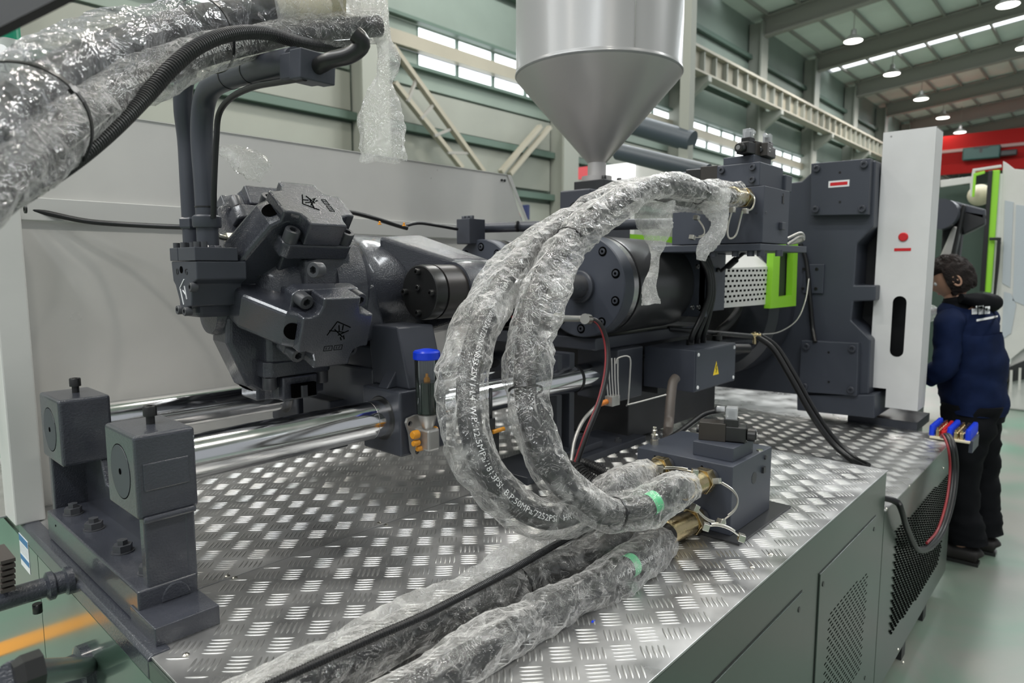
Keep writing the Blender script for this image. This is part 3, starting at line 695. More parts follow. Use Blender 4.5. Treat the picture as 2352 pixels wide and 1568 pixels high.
# ================================================================== hydraulic motor
mo = thing('hydraulic_motor', 'star shaped dark grey radial piston motor with bolted cylinder heads', 'motor', (.88, YA, 1.25))
XM = .885
B().lathe((.775, YA, ZA), (1, 0, 0), [(0, .07), (.01, .10), (.05, .135), (.08, .15), (.19, .15), (.20, .12)], 48).obj('crankcase', C_, mo)
screw(mo, P(735, 620, X=.80), (-1, -.35, 0), .0175, M['bolt'], 'case_screw', .9)
B().prism([(0, 0), (.10, .0), (.13, .05), (.13, .13), (.0, .10)], (.86, YA-.165, ZA-.02), (1, 0, 0), (0, 0, 1), (0, 1, 0), .06).obj('side_lug', C_, mo, .006)
ex = V(1, 0, 0)
def notched(hw, hx, n, rnd=4):
    # plus-shaped outline with concave rounded corners, coordinates (t, x)
    pts = []
    for sx_, sy_ in ((1, 1), (-1, 1), (-1, -1), (1, -1)):
        arc = []
        for k in range(rnd+1):
            a = math.pi/2*k/rnd
            arc.append((sx_*(hw-n*math.sin(a)*1.0), sy_*(hx-n*math.cos(a))))
        arc = [(sx_*hw, sy_*(hx-n))]+[(sx_*(hw-n+n*.0), sy_*(hx-n))]+[(sx_*(hw-n), sy_*hx)]
        arc = [(sx_*hw, sy_*(hx-n)), (sx_*(hw-n*.45), sy_*(hx-n)), (sx_*(hw-n*.85), sy_*(hx-n*.85)), (sx_*(hw-n), sy_*(hx-n*.45)), (sx_*(hw-n), sy_*hx)]
        if sx_*sy_ < 0: arc = arc[::-1]
        pts += arc
    return pts
for idx, th_ in enumerate((-20, 52, 124, 196, 268)):
    t = math.radians(th_); er = V(0, -math.cos(t), math.sin(t)); et = er.cross(ex)
    o = V(XM, YA, ZA)
    if idx == 4:
        B().prism([(-.085, -.085), (.085, -.085), (.088, 0), (.085, .09), (-.085, .09), (-.088, 0)], o+er*.03, et, ex, er, .16).obj('lower_body', C_, mo, .02, 4)
    nk = B().prism([(-.060, -.07), (.060, -.07), (.066, 0), (.060, .075), (-.060, .075), (-.066, 0)], o+er*.07, et, ex, er, .11).obj('cylinder_neck', C_, mo, .008, 3)
    B().prism([(-.088, -.078), (-.076, -.094), (.076, -.094), (.088, -.078), (.088, .084), (.076, .096), (-.076, .096), (-.088, .084)], o+er*.17, et, ex, er, .042).obj('cylinder_block', C_, mo, .005, 3)
    hd = B().prism([(a_, b_) for a_, b_ in notched(.090, .096, .046)], o+er*.213, et, ex, er, .062).obj('cylinder_head', C_, mo, .005, 3)
    # oil duct lobe toward the distributor
    dl = B().prism([(.02, .262), (-.085, .258), (-.118, .235), (-.168, .12), (-.165, .05), (-.06, .05), (.0, .16)], o-et*.045, ex, er, et, .09).obj('oil_duct', C_, mo, .012, 3)
    hdir = (er*.75-ex*.5).normalized()
    B().lathe(o+er*.2475-ex*.1015, hdir, [(0, .0205), (.0012, .0205)], 28).obj('duct_plug_hole', M['void'], dl)
    for sx_ in (-1, 1):
        for st_ in (-1, 1):
            screw(mo, o+er*.212+ex*(.074*sx_)+et*(.068*st_), er, .0180, M['bolt'], 'head_screw', 1.15)
    # cast-in emblem: arrow triangle, lettering and date box
    zt_ = .2757
    if idx in (0, 1):
        up = -ex if idx == 1 else V(0, 0, 1)-er*er.z
        up.normalize(); rt = up.cross(er)
        if idx == 0: rt, up = (er.cross(V(0, 0, -1))).normalized(), None; up = er.cross(rt)
        b = B(); oo = o+er*(zt_-.0006)
        def ln(b, p0, p1, wd=.0022): 
            p0 = oo+rt*p0[0]+up*p0[1]; p1 = oo+rt*p1[0]+up*p1[1]; b.beam(p0, p1, wd, wd)
        for p0, p1 in (((-.028, -.004), (-.006, .03)), ((-.006, .03), (.034, .012)), ((-.024, .008), (.02, .0)), ((.0, .02), (.004, .004)), ((.012, .02), (.012, .006)), ((-.01, .01), (.016, -.012)), ((.002, -.006), (.03, .004)), ((.01, -.012), (.014, -.02)), ((.018, -.008), (.022, -.018))):
            ln(b, p0, p1)
        for q0 in ((-.03, -.045), (-.002, -.045)):
            for p0, p1 in (((0, 0), (.022, 0)), ((.022, 0), (.022, .012)), ((.022, .012), (0, .012)), ((0, .012), (0, 0)), ((.006, .003), (.006, .009)), ((.012, .003), (.016, .009))):
                ln(b, (q0[0]+p0[0], q0[1]+p0[1]), (q0[0]+p1[0], q0[1]+p1[1]), .0012)
        b.obj('cast_emblem', M['void'], hd)
# lower head nuts seen from the side
t = math.radians(268); er = V(0, -math.cos(t), math.sin(t)); o = V(XM, YA, ZA)
B().box((XM-.03, YA-.098, ZA-.27), (XM+.035, YA-.085, ZA-.235)).obj('recess', M['void'], mo)
B().lathe((XM, YA-.092, ZA-.27), (0, 0, 1), [(0, .013), (.03, .013)], 6, smooth=False).obj('side_nut', M['bolt'], mo)
flat_text('1G16', .017, (.772, YA-.085, 1.585), (.1, -.1, -1), (1, -1, 0), M['dark'], mo, 'cast_number')
# distributor and port block
B().box((.645, YA-.055, ZA-.055), (.78, YA+.055, ZA+.055)).obj('distributor', S, mo, .012, 3)
B().lathe((.72, YA, ZA), (1, 0, 0), [(0, .05), (.02, .075), (.08, .08)], 40).obj('distributor_cover', C_, mo)
B().lathe((.70, YA+.02, ZA-.05), (1, 0, 0), [(0, .05), (.01, .055), (.10, .055)], 32).obj('lower_cover', C_, mo)
B().lathe((.74, YA+.03, ZA-.10), (1, 0, 0), [(0, .018), (.01, .022), (.08, .022)], 20).obj('drain_boss', C_, mo)
pf = [(1.646, 1.586), (1.505, 1.586), (1.507, 1.545), (1.535, 1.535), (1.545, 1.485), (1.60, 1.476), (1.628, 1.53), (1.64, 1.54)]
B().prism([(y-.0, z) for y, z in pf], (.62, 0, 0), (0, 1, 0), (0, 0, 1), (1, 0, 0), .115).obj('port_block', S, mo, .003)
for y0, y1 in ((1.505, 1.598), (1.601, 1.646)): B().box((.618, y0, 1.587), (.715, y1, 1.617)).obj('port_flange', S, mo, .0015)
B().cyl((.6195, 1.588, 1.567), (.619, 1.588, 1.567), .008, 20).obj('port_hole', M['void'], mo)
for yy, tx in ((1.612, 'D'), (1.563, 'G')): flat_text(tx, .02, (.6192, yy+.006, 1.556), (0, -1, 0), (0, 0, 1), M['dark'], mo, 'stamped_letter')
b = B()
for p0, p1 in (((1.60, 1.525), (1.585, 1.487)), ((1.60, 1.525), (1.575, 1.545)), ((1.585, 1.52), (1.570, 1.51)), ((1.575, 1.53), (1.566, 1.50))): b.beam((.6192, p0[0], p0[1]), (.6192, p1[0], p1[1]), .0018, .002)
b.obj('stamped_arrow', M['whitep'], mo)
for y_, z_ in ((1.53, 1.528), (1.607, 1.474), (1.568, 1.472)): screw(mo, (.628, y_, z_), (-1, 0, 0), .0105, M['bolt'], 'port_screw', 1)
for k, yy in enumerate((1.634, 1.61, 1.592, 1.572, 1.52, 1.514)): B().cyl((.63+.012*(k % 2), yy, 1.617), (.63+.012*(k % 2), yy, 1.629), .0075, 16).obj('flange_screw', M['bolt'], mo)
screw(mo, P(495, 678, Y=YA-.056), (0, -1, 0), .009, M['slate'], 'plug', .3)
# brass elbow at the pipe
ef = thing('elbow_fitting', 'small nickel elbow fitting between the pipes and the motor', 'fitting', tuple(P(520, 545, Y=1.60)))
pts = spline([P(492, 525, Y=1.60), P(500, 540, Y=1.60), P(515, 546, Y=1.60), P(528, 546, Y=1.60)], 6)
B().tube(pts, .0065, 14).obj('elbow_tube', M['zinc'], ef)
b = B(); q = P(518, 545, Y=1.60); b.lathe(q, (1, 0, 0), [(0, .0125), (.02, .0125)], 6, smooth=False); b.lathe(q+V(.022, 0, 0), (1, 0, 0), [(0, .011), (.016, .011)], 6, smooth=False); b.obj('union_nut', M['zinc'], ef)
# ================================================================== pipes from the motor
pi = thing('hydraulic_pipe', 'thick dark steel pipe, front one of the two rising from the motor port', 'pipe', (.66, 1.54, 1.617))
pA = [V(.665, 1.545, 1.61), V(.665, 1.545, 1.75), V(.663, 1.545, 1.86), P(468, 240, X=.66), P(486, 200, X=.655), P(525, 178, X=.65), P(575, 163, X=.645), P(640, 148, X=.64), P(680, 140, X=.64)]
PA, _ = resample(spline(pA, 8), .006)
B().tube(PA, .0235, 32).obj('bent_tube', M['slate'], pi)
B().lathe((.665, 1.545, 1.662), (0, 0, 1), [(0, .029), (.004, .031), (.024, .031), (.028, .026)], 32).obj('compression_nut', M['slate'], pi)
B().lathe((.665, 1.545, 1.614), (0, 0, 1), [(0, .030), (.008, .026)], 28).obj('weld_collar', M['cast'], pi)
for s_ in (.06, .285, .345):
    i = int(s_/.45*len(PA)); i = min(i, len(PA)-2)
    B().lathe(PA[i], PA[i+1]-PA[i], [(0, .0245), (.003, .0245)], 32).obj('cable_tie', M['black'], pi)
q = thing('hydraulic_pipe', 'rear pipe of the two rising from the motor port, left behind the front pipe', 'pipe', (.66, 1.62, 1.617))
pB = [V(.66, 1.618, 1.60), V(.66, 1.618, 1.75), V(.66, 1.618, 1.86), P(421, 250, Y=1.60), P(424, 185, Y=1.58), P(450, 120, Y=1.54), P(520, 80, Y=1.47), P(600, 62, Y=1.40)]
PB, _ = resample(spline(pB, 8), .006)
B().tube(PB, .0205, 32).obj('bent_tube', M['slate'], q)
B().lathe((.66, 1.618, 1.662), (0, 0, 1), [(0, .025), (.004, .027), (.022, .027), (.026, .022)], 6, smooth=False).obj('compression_nut', M['slate'], q)
# clamp block at the pipe end
cb = thing('pipe_clamp', 'square grey clamp block at the upper end of the bent pipe', 'clamp', tuple(P(705, 160, X=.64)))
c0 = P(705, 158, X=.64); d_ = (PA[-1]-PA[-6]).normalized(); x_ = d_.cross(V(0, 0, 1)).normalized(); z_ = x_.cross(d_)
B().obox(c0-d_*.018, x_, d_, z_, .032, .0165, .021).obj('clamp_half', S, cb, .002)
B().obox(c0+d_*.018, x_, d_, z_, .034, .0175, .024).obj('clamp_half', S, cb, .002)
B().cyl(c0-d_*.036+z_*.008-x_*.02, c0-d_*.0348+z_*.008-x_*.02, .008, 18).obj('bore', M['void'], cb)
pc = thing('hose_elbow', 'black angled hose end beyond the clamp block', 'fitting', tuple(P(800, 120, X=.66)))
EL, _ = resample(spline([c0+d_*.03, P(760, 138, X=.645), P(800, 128, X=.66), P(825, 112, X=.67), P(832, 95, X=.67), P(815, 78, X=.66)], 8), .005)
B().tube(EL, .0135, 20).obj('elbow_body', M['black'], pc)
# ================================================================== upper block and pipe on far cylinder
ub = thing('cylinder_port_block', 'upright grey port block with three bolts on top of the far cylinder', 'block', (1.86, 1.874, 1.67))
a, b_ = P(1048, 503, X=1.84), P(1078, 548, X=1.84)
B().box((1.84, b_.y, 1.665), (1.93, a.y, a.z)).obj('block', M['slate'], ub, .003)
for k in range(3): screw(ub, (1.865, a.y-.018-k*.028*((a.y-b_.y)/.09), a.z), (0, 0, 1), .009, M['slate'], 'block_screw', .9)
tp = thing('transfer_pipe', 'long straight dark pipe from the port block toward the valve stack', 'pipe', tuple(P(1100, 523, X=1.93)))
ps = [P(1080, 527, X=1.93), P(1110, 523, X=1.98), P(1300, 518, Y=1.62), P(1450, 515, Y=1.40), P(1600, 512, Y=1.28)]
B().tube(resample(spline(ps, 6), .02)[0], .021, 24).obj('tube', M['slate'], tp)
B().lathe(ps[0], ps[1]-ps[0], [(0, .03), (.02, .034), (.03, .028)], 24).obj('weld_neck', M['slate'], tp)
B().lathe(P(1187, 520, Y=1.80), ps[2]-ps[1], [(0, .0225), (.006, .0225)], 24).obj('cable_tie', M['black'], tp)
# ================================================================== lower manifold
S = M['slate']; SF = M['slate_far']
lm = thing('valve_manifold', 'square dark grey valve block bolted to the deck, hoses plugged into its left face', 'manifold', (1.66, .8, .9))
B().box((1.508, .628, .9), (1.857, .98, .905)).obj('foot_plate', M['dark'], lm, .0008)
B().box((1.538, .664, .905), (1.79, .935, 1.082)).obj('block', SF, lm, .002)
B().box((1.575, .68, 1.082), (1.70, .79, 1.118)).obj('sub_plate', SF, lm, .0015)
def solenoid_valve(px0, lab, name, c, ax, ay, s=1.0, knob=True, conn=True):
    """directional valve: body, coil, knurled cap, clear plug. ax = long axis, ay = side, up = +z"""
    t = thing(name, lab, 'valve', tuple(c)); ax, ay = Vector(ax).normalized(), Vector(ay).normalized(); az = V(0, 0, 1)
    B().obox(c-ax*.030*s+az*.024*s, ax, ay, az, .034*s, .024*s, .024*s).obj('valve_body', M['solenoid'], t, .0015)
    B().obox(c+ax*.028*s+az*.022*s, ax, ay, az, .026*s, .0225*s, .020*s).obj('coil', M['black'], t, .003)
    B().lathe(c+ax*.053*s+az*.020*s, ax, [(0, .012*s), (.004*s, .017*s), (.022*s, .017*s), (.026*s, .014*s)], 20, smooth=False).obj('hand_knob', M['black'], t)
    B().lathe(c+ax*.0795*s+az*.020*s, ax, [(0, .008*s), (.001*s, .008*s)], 16).obj('knob_disc', M['steel'], t)
    B().lathe(c-ax*.064*s+az*.022*s, -ax, [(0, .008*s), (.008*s, .008*s)], 14).obj('end_plug', M['dark'], t)
    b = B()
    for k in range(2): b.obox(c-ax*.034*s-ay*.0243*s+az*(.018+.012*k)*s, ax, ay, az, .008*s, .0003, .0012*s)
    b.obj('printed_mark', M['whitep'], t)
    if conn:
        B().obox(c+ax*.016*s+az*.050*s, ax, ay, az, .018*s, .017*s, .009*s).obj('plug_base', M['black'], t, .001)
        B().obox(c+ax*.016*s+az*.074*s, ax, ay, az, .0145*s, .0145*s, .016*s).obj('clear_plug', M['clearp'], t, .002)
        B().obox(c+ax*.016*s+az*.070*s, ax, ay, az, .008*s, .008*s, .010*s).obj('plug_insert', M['dark'], t)
        B().lathe(c-ax*.002*s+az*.082*s, -ax, [(0, .0085*s), (.02*s, .0085*s), (.021*s, .007*s)], 14).obj('plug_gland', M['clearp'], t)
    return t
c = V(1.64, .733, 1.118)
solenoid_valve(0, 'small black solenoid valve with a clear plug on top of the deck manifold', 'solenoid_valve', c, (.35, -1, 0), (-1, -.35, 0), 1.0)
B().cyl((1.5375, .80, 1.05), (1.537, .80, 1.05), .004, 10).obj('port_hole', M['void'], lm)
for y in (.88, .745): B().cyl((1.538, y, 1.066), (1.5376, y, 1.066), .0035, 10).obj('port_hole', M['void'], lm)
q = P(1732, 1097, Y=.664); B().lathe(q, (0, -1, 0), [(0, .016), (.0006, .016), (.0006, .009)], 24).obj('side_port', M['dark'], lm)
q = P(1757, 1050, Y=.664); B().lathe(q, (0, -1, 0), [(0, .006), (.004, .006)], 6, smooth=False).obj('port_plug', M['dark'], lm)
q = P(1752, 1078, Y=.664); B().box(q-V(.008, .006, .008), q+V(.008, 0, .008)).obj('side_catch', M['dark'], lm)
q = P(1745, 1035, Z=1.082); B().lathe(q, (0, 0, 1), [(0, .009), (.003, .008)], 14).obj('top_plug', M['zinc'], lm)
# steel coupling on the block
tcx = thing('test_coupling', 'small nickel test coupling standing on the deck manifold', 'coupling', tuple(P(1503, 1020, Z=1.082)))
q = P(1503, 1020, Z=1.082)
B().lathe(q, (0, 0, 1), [(0, .011), (.014, .011)], 6, smooth=False).obj('hex_base', M['zinc'], tcx)
B().lathe(q+V(0, 0, .014), (0, 0, 1), [(0, .009), (.003, .0105), (.014, .0105), (.017, .007), (.026, .007), (.028, .0055), (.035, .0055), (.036, .004)], 24).obj('coupling_cap', M['zinc'], tcx)
# hose cable from the clear plug
def hose(name, lab, cat, pts, r, m, n=16, group=None, st=.008):
    pts = resample(spline(pts, 8), st)[0]
    o = B().tube(pts, r, n).obj(name, m, None, loc=pts[0]); tag(o, lab, cat, group); return o, pts
cc = c+V(.35, -1, 0).normalized()*.0-V(.35, -1, 0).normalized()*.02+V(0, 0, .082)
hose('valve_cable', 'black cable curving down from the clear plug of the deck valve', 'cable', [cc, P(1660, 942, d=1.95), P(1620, 950, d=2.0), P(1570, 985, d=2.0), P(1530, 1012, d=1.98), P(1515, 1022, d=2.0)], .0085, M['cable'])
# ================================================================== upper valve stack
um = thing('valve_stack', 'tall dark grey valve block carried above the near injection cylinder', 'manifold', (2.3, 1.0, 1.63))
U0 = P(1755, 430, X=2.2); y0 = .877
B().box((2.2, y0, 1.652), (2.43, 1.21, 1.838)).obj('main_block', SF, um, .002)
B().box((2.16, y0-.01, 1.625), (2.60, 1.30, 1.648)).obj('base_plate', SF, um, .002)
q0, q1 = P(1668, 375, X=2.2), P(1745, 428, X=2.2)
B().box((2.2, .895, 1.838), (2.41, 1.045, 1.918)).obj('upper_block', SF, um, .004)
B().box((2.215, .92, 1.918), (2.36, 1.03, 1.945)).obj('top_plate', SF, um, .003)
B().box((2.41, .885, 1.838), (2.47, 1.02, 1.895)).obj('side_block', SF, um, .003)
B().box((2.21, 1.055, 1.838), (2.40, 1.17, 1.875)).obj('rear_block', SF, um, .003)
for yy in (.918, .985, 1.025):
    for zz in (1.86, 1.90):
        if yy != .985: screw(um, (2.197, yy, zz), (-1, 0, 0), .0105, M['slate'], 'block_screw', .5)
for (px, py) in ((1797, 450), (1800, 465), (1737, 488), (1760, 488)): B().lathe(P(px, py, Y=y0) if px > 1756 else P(px, py, X=2.2), (0, -1, 0) if px > 1756 else (-1, 0, 0), [(0, .005), (.002, .004)], 10).obj('small_screw', M['slate'], um)
q = P(1798, 458, Y=y0); B().prism([(-.006, -.014), (.006, -.014), (.006, .012), (0, .02), (-.006, .012)], q, (1, 0, 0), (0, 0, 1), (0, -1, 0), .002).obj('side_port', M['black'], um)
q = P(1793, 520, Y=y0); B().box(q-V(.016, .012, .012), q+V(.016, 0, .014)).obj('side_catch', M['slate'], um, .002)
for k, px in enumerate((1640, 1690, 1725, 1748, 1790)):
    q = P(px, 566, X=2.18+.05*(k == 4)); B().lathe((q.x, q.y, 1.607), (0, 0, 1), [(0, .012), (.02, .012)], 16).obj('mount_bolt', M['slate'], um)
solenoid_valve(0, 'front black solenoid valve with clear plug on top of the valve stack', 'solenoid_valve', V(2.235, .945, 1.945), (-1, .12, 0), (.12, 1, 0), .95)
solenoid_valve(0, 'rear black solenoid valve with clear plug on top of the valve stack, partly hidden', 'solenoid_valve', V(2.32, .925, 1.945), (1, .1, 0), (-.1, 1, 0), .9)
v3 = solenoid_valve(0, 'black valve with a long round knob lying left of the valve stack', 'solenoid_valve', V(2.25, 1.12, 1.875), (-.25, 1, 0), (-1, -.25, 0), 1.05, conn=False)
B().box(V(2.18, 1.19, 1.862), V(2.21, 1.225, 1.90)).obj('clear_plug', M['clearp'], v3, .002)
B().lathe((2.225, 1.2, 1.902), (-.25, 1, 0), [(0, .009), (.03, .009), (.034, .014), (.055, .014), (.057, .011)], 20).obj('long_knob', M['black'], v3)
# hanging brackets that carry the stack
hbk = thing('stack_bracket', 'grey hanging bracket plate between the valve stack and the cylinder', 'bracket', (2.35, 1.2, 1.45))
B().box((2.38, 1.16, 1.40), (2.55, 1.19, 1.625)).obj('hanging_plate', SF, hbk, .003)
B().box((2.38, 1.16, 1.38), (2.40, 1.33, 1.625)).obj('side_plate', SF, hbk, .003)
for (px, py) in ((1588, 706), (1602, 705), (1600, 612), (1648, 620)): screw(hbk, P(px, py, Y=1.158), (0, -1, 0), .009, M['black'], 'bracket_screw', .6)
st_ = thing('gas_strut', 'dark threaded rod slanting down from the valve stack toward the white cover', 'rod', tuple(P(1720, 572, X=2.4)))
B().cyl(P(1722, 570, X=2.42), P(1656, 622, X=2.50), .007, 14).obj('rod_body', M['dark'], st_)
B().cyl(P(1690, 596, X=2.45), P(1672, 612, X=2.47), .013, 14).obj('rod_joint', M['dark'], st_)
tu = thing('bent_tube', 'small silver tube bending out behind the valve stack', 'tube', tuple(P(1812, 550, X=2.6)))
for k in range(2): B().tube(resample(spline([P(1808, 548+k*14, X=2.55), P(1838, 535+k*8, X=2.6), P(1846, 545+k*4, X=2.62), P(1836, 552+k*3, X=2.66), P(1815, 556+k*4, X=2.7)], 6), .006)[0], .0055, 12).obj('tube_run', M['silver'], tu)
# ================================================================== brass fittings and safety cables
def hose_fitting(lab, p, d, s=1.0, L=.075, ferrule=True):
    p = Vector(p); d = Vector(d).normalized(); t = thing('hose_fitting', lab, 'fitting', tuple(p))
    B().lathe(p, -d, [(0, .034*s), (.028*s, .034*s)], 6, smooth=False).obj('swivel_nut', M['brass'], t, .001)
    B().lathe(p-d*.028*s, -d, [(0, .026*s), (.008*s, .026*s), (.0085*s, .029*s), (L, .029*s), (L+.002, .026*s)], 36).obj('ferrule', M['brass'], t)
    B().lathe(p, d, [(0, .024*s), (.02, .024*s)], 24).obj('adapter', M['steel'], t)
    return t
def safety_cable(lab, a, b_, sag, d0):
    t = thing('safety_cable', lab, 'cable', tuple(a)); n = (b_-a); mid = (a+b_)/2+sag
    pts = resample(spline([a, a.lerp(mid, .5)+sag*.25, mid, b_.lerp(mid, .5)+sag*.25, b_], 6), .006)[0]
    off = V(0, 0, .004)
    B().tube(pts, .0018, 8).obj('wire_rope', M['zinc'], t)
    B().tube([p_+off for p_ in pts[2:-3]], .0018, 8).obj('wire_rope', M['zinc'], t)
    for p_ in (pts[0], pts[-1]): B().obox(p_, *frame(n), .008, .008, .007).obj('cable_clamp', M['zinc'], t, .001)
    return t
# hose ends (depths from the block faces)
FB = P(1523, 1072, X=1.515); FM = P(1622, 1100, X=1.515); FL = P(1600, 1192, X=1.515)
f1 = hose_fitting('brass hose fitting at the back left of the deck manifold', FB, (1, 0, 0), .95)
f2 = hose_fitting('brass hose fitting in the middle of the deck manifold, half under film', FM, (1, -.05, 0), .98)
f3 = hose_fitting('bare brass hose fitting low on the deck manifold with a wide ferrule', FL, (1, -.1, 0), 1.0, .10)
UF = P(1712, 455, X=2.17)
f4 = hose_fitting('brass hose fitting on the upper valve stack', UF, (1, 0, 0), 1.0)
UB = P(1640, 470, X=2.19)
f5 = hose_fitting('second brass fitting on the upper valve stack, behind the wrapped hoses', UB, (1, 0, 0), .95)
c_ = lambda x, y, d: P(1420+x/3.92, 880+y/3.92, d=d)
safety_cable('steel safety cable between the two upper fittings of the deck manifold', c_(375, 770, 1.60), c_(690, 800, 1.60), V(0, 0, .004), 0)
safety_cable('steel safety cable looping down the corner of the deck manifold', c_(890, 880, 1.58), c_(930, 1245, 1.56), P(1660, 1140, d=1.55)-P(1650, 1150, d=1.55)+V(.012, -.03, -.005), 0)
safety_cable('steel safety cable from the lower brass fitting across the manifold face', c_(690, 1120, 1.50), c_(920, 1255, 1.54), V(0, 0, -.012), 0)
safety_cable('steel safety cable lying out over the manifold foot plate', c_(790, 1290, 1.48), c_(1110, 1390, 1.47), V(0, 0, .012), 0)
safety_cable('left hanging safety cable loop under the upper fitting', P(1600, 500, d=2.1), P(1590, 545, d=2.1), V(.01, -.03, -.02), 0)
def loop(lab, pts):
    t = thing('safety_loop', lab, 'cable', tuple(pts[0])); B().tube(resample(spline(pts, 6), .005)[0], .003, 8).obj('wire_rope', M['zinc'], t)
    B().obox(pts[0], *frame(V(0, 0, 1)), .008, .008, .008).obj('cable_clamp', M['zinc'], t, .001)
loop('steel cable loop hanging from the upper brass fitting', [P(1682, 482, d=2.08), P(1672, 520, d=2.09), P(1674, 546, d=2.09), P(1690, 540, d=2.09), P(1700, 505, d=2.09), P(1705, 484, d=2.08)])
loop('thin steel wire loop around the adapter of the upper brass fitting', [P(1712, 485, d=2.1), P(1728, 478, d=2.12), P(1733, 455, d=2.14), P(1722, 443, d=2.14)])
# ================================================================== wrapped hydraulic hoses
def nz(v, s): return noise.noise(v*s)
def sleeve(name, lab, pts, r, seed, m, amp=.35, flap=None, cat='sleeve', group=None, st=.015, n=20, fade=0.0, parent=None, pinch=()):
    """loose crumpled film sleeve around a path, built of flat creased facets"""
    rnd = random.Random(seed); R, L = resample(pts, st); F = frames(R); vs = []; so = V(seed*3.1, seed*1.7, seed*.9); m_ = len(R)
    for i, (p, (x, y, t)) in enumerate(zip(R, F)):
        u = i/(m_-1); rr = r(u) if callable(r) else r
        k = 1.0
        for pc_, pw in pinch: k = min(k, .80+.20*min(1, abs(u-pc_)/pw))
        fl = flap(u) if flap else None
        for j in range(n):
            a = 2*math.pi*(j+.5*(i % 2)+rnd.uniform(-.28, .28))/n; dr = x*math.cos(a)+y*math.sin(a); q = p+dr*rr
            s_ = u*L; ca, sa_ = math.cos(a), math.sin(a); c1 = 1-abs(noise.noise(V(ca*1.6, sa_*1.6, s_*11)+so))*2.6; c2 = 1-abs(noise.noise(V(ca*3.2, sa_*3.2, s_*22)+so*2))*2.4; c3 = noise.noise(V(ca, sa_, s_*7)+so*3)
            d = 1+amp*(.55*c3+.22*c1+.10*c2)+rnd.uniform(-.03, .05)
            d = max(d*k, .84 if k < 1 else .90)
            q = p+dr*rr*d
            if fl:
                w_ = max(0, dr.dot(fl[0]))**4; q = q+fl[0]*fl[1]*w_*(1+.25*c2+.8*c3)
            q = q+t*(rnd.uniform(-.35, .35)*st+.3*rr*nz(q+so*3, 24))
            vs.append(q)
    fs = []
    for i in range(m_-1):
        for j in range(n):
            a, b_, c, d = i*n+j, i*n+(j+1) % n, (i+1)*n+(j+1) % n, (i+1)*n+j
            fs += [(a, b_, c), (a, c, d)] if i % 2 else [(a, b_, d), (b_, c, d)]
    b = B(); b.add(vs, fs, False); o = b.obj(name, m, parent, loc=(None if parent else pts[0]))
    if not parent: tag(o, lab, cat, group)
    return o
def tie(parent, pts, u, r, w=.0048, ex=(0, 0, 0)):
    i = int(u*(len(pts)-1)); i = max(1, min(i, len(pts)-2)); d = (pts[i+1]-pts[i-1]).normalized(); c = pts[i]
    x, y, _ = frame(d); ring = [c+(x*math.cos(a)+y*math.sin(a))*r*(1+.04*math.sin(3*a)) for a in [2*math.pi*k/40 for k in range(41)]]
    vs = []
    for q in ring:
        n_ = (q-c).normalized(); vs += [q-d*w/2, q+d*w/2, q+n_*.002+d*w/2, q+n_*.002-d*w/2]
    fs = []
    for k in range(40):
        for j in range(4): fs.append((k*4+j, k*4+(j+1) % 4, (k+1)*4+(j+1) % 4, (k+1)*4+j))
    b = B(); b.add(vs, fs)
    v = (CO-c).normalized(); v = (v-d*v.dot(d)).normalized(); b.obox(c+v*(r+.002), d, d.cross(v), v, w*.9, .003, .003)
    o = b.obj('cable_tie', M['black'], parent); return o
HR = .0235
viewf = lambda p: (CO-p).normalized()
def bighose(lab, pts, r=HR, txt=None, st=.008):
    t = thing('hydraulic_hose', lab, 'hose', tuple(pts[0])); R = resample(spline(pts, 8), st)[0]
    B().tube(R, r, 28).obj('rubber_hose', M['rubber'], t)
    return t, R
# outer loop: from the upper fitting, around, to the back fitting of the deck block
A_ = [UB-V(.07, 0, 0), P(1560, 455, d=2.08), P(1480, 440, d=2.0), P(1395, 462, d=1.90), P(1310, 505, d=1.78), P(1225, 565, d=1.66), P(1160, 640, d=1.54), P(1112, 730, d=1.43), P(1083, 820, d=1.35), P(1074, 910, d=1.30), P(1085, 1000, d=1.27), P(1118, 1085, d=1.27), P(1180, 1155, d=1.29), P(1262, 1190, d=1.33), P(1345, 1165, d=1.40), P(1420, 1122, d=1.47), FB-V(.09, 0, 0)]
hA, RA = bighose('outer of the two film-wrapped hose loops before the flange, white print along it', A_)
B_ = [UF-V(.07, 0, 0), P(1600, 440, d=2.02), P(1530, 425, d=1.95), P(1460, 440, d=1.86), P(1380, 490, d=1.76), P(1310, 548, d=1.66), P(1255, 620, d=1.56), P(1222, 705, d=1.47), P(1208, 800, d=1.41), P(1206, 890, d=1.37), P(1222, 980, d=1.34), P(1255, 1065, d=1.33), P(1312, 1135, d=1.34), P(1388, 1178, d=1.37), P(1470, 1168, d=1.42), P(1545, 1128, d=1.48), FM-V(.09, -.005, 0)]
hB, RB = bighose('inner of the two film-wrapped hoses looping down in front of the flange', B_)
def fl_dir(px, py, e): return (lambda u: ((CR*px+CU*py).normalized(), e(u)))
sA = sleeve('film_sleeve', 'clear crumpled film sleeve on the outer hose loop', RA, lambda u: .034+.010*math.sin(u*9)**2, 1, M['film'], .55, fl_dir(-.9, -.3, lambda u: .030*math.sin(math.pi*u)**2), group=None, pinch=((.16, .03), (.31, .02), (.86, .02)), parent=hA)
sB = sleeve('film_sleeve', 'clear crumpled film sleeve on the inner hose loop', RB, lambda u: .033+.008*math.sin(u*11+1)**2, 2, M['film'], .55, fl_dir(.9, -.25, lambda u: .028*math.sin(math.pi*u)**2), pinch=((.10, .03), (.42, .03), (.665, .02), (.85, .02)), parent=hB)
for u in (.10, .415, .665, .845): tie(sB, RB, u, .034)
tie(sA, RA, .185, .036); tie(sA, RA, .30, .036)
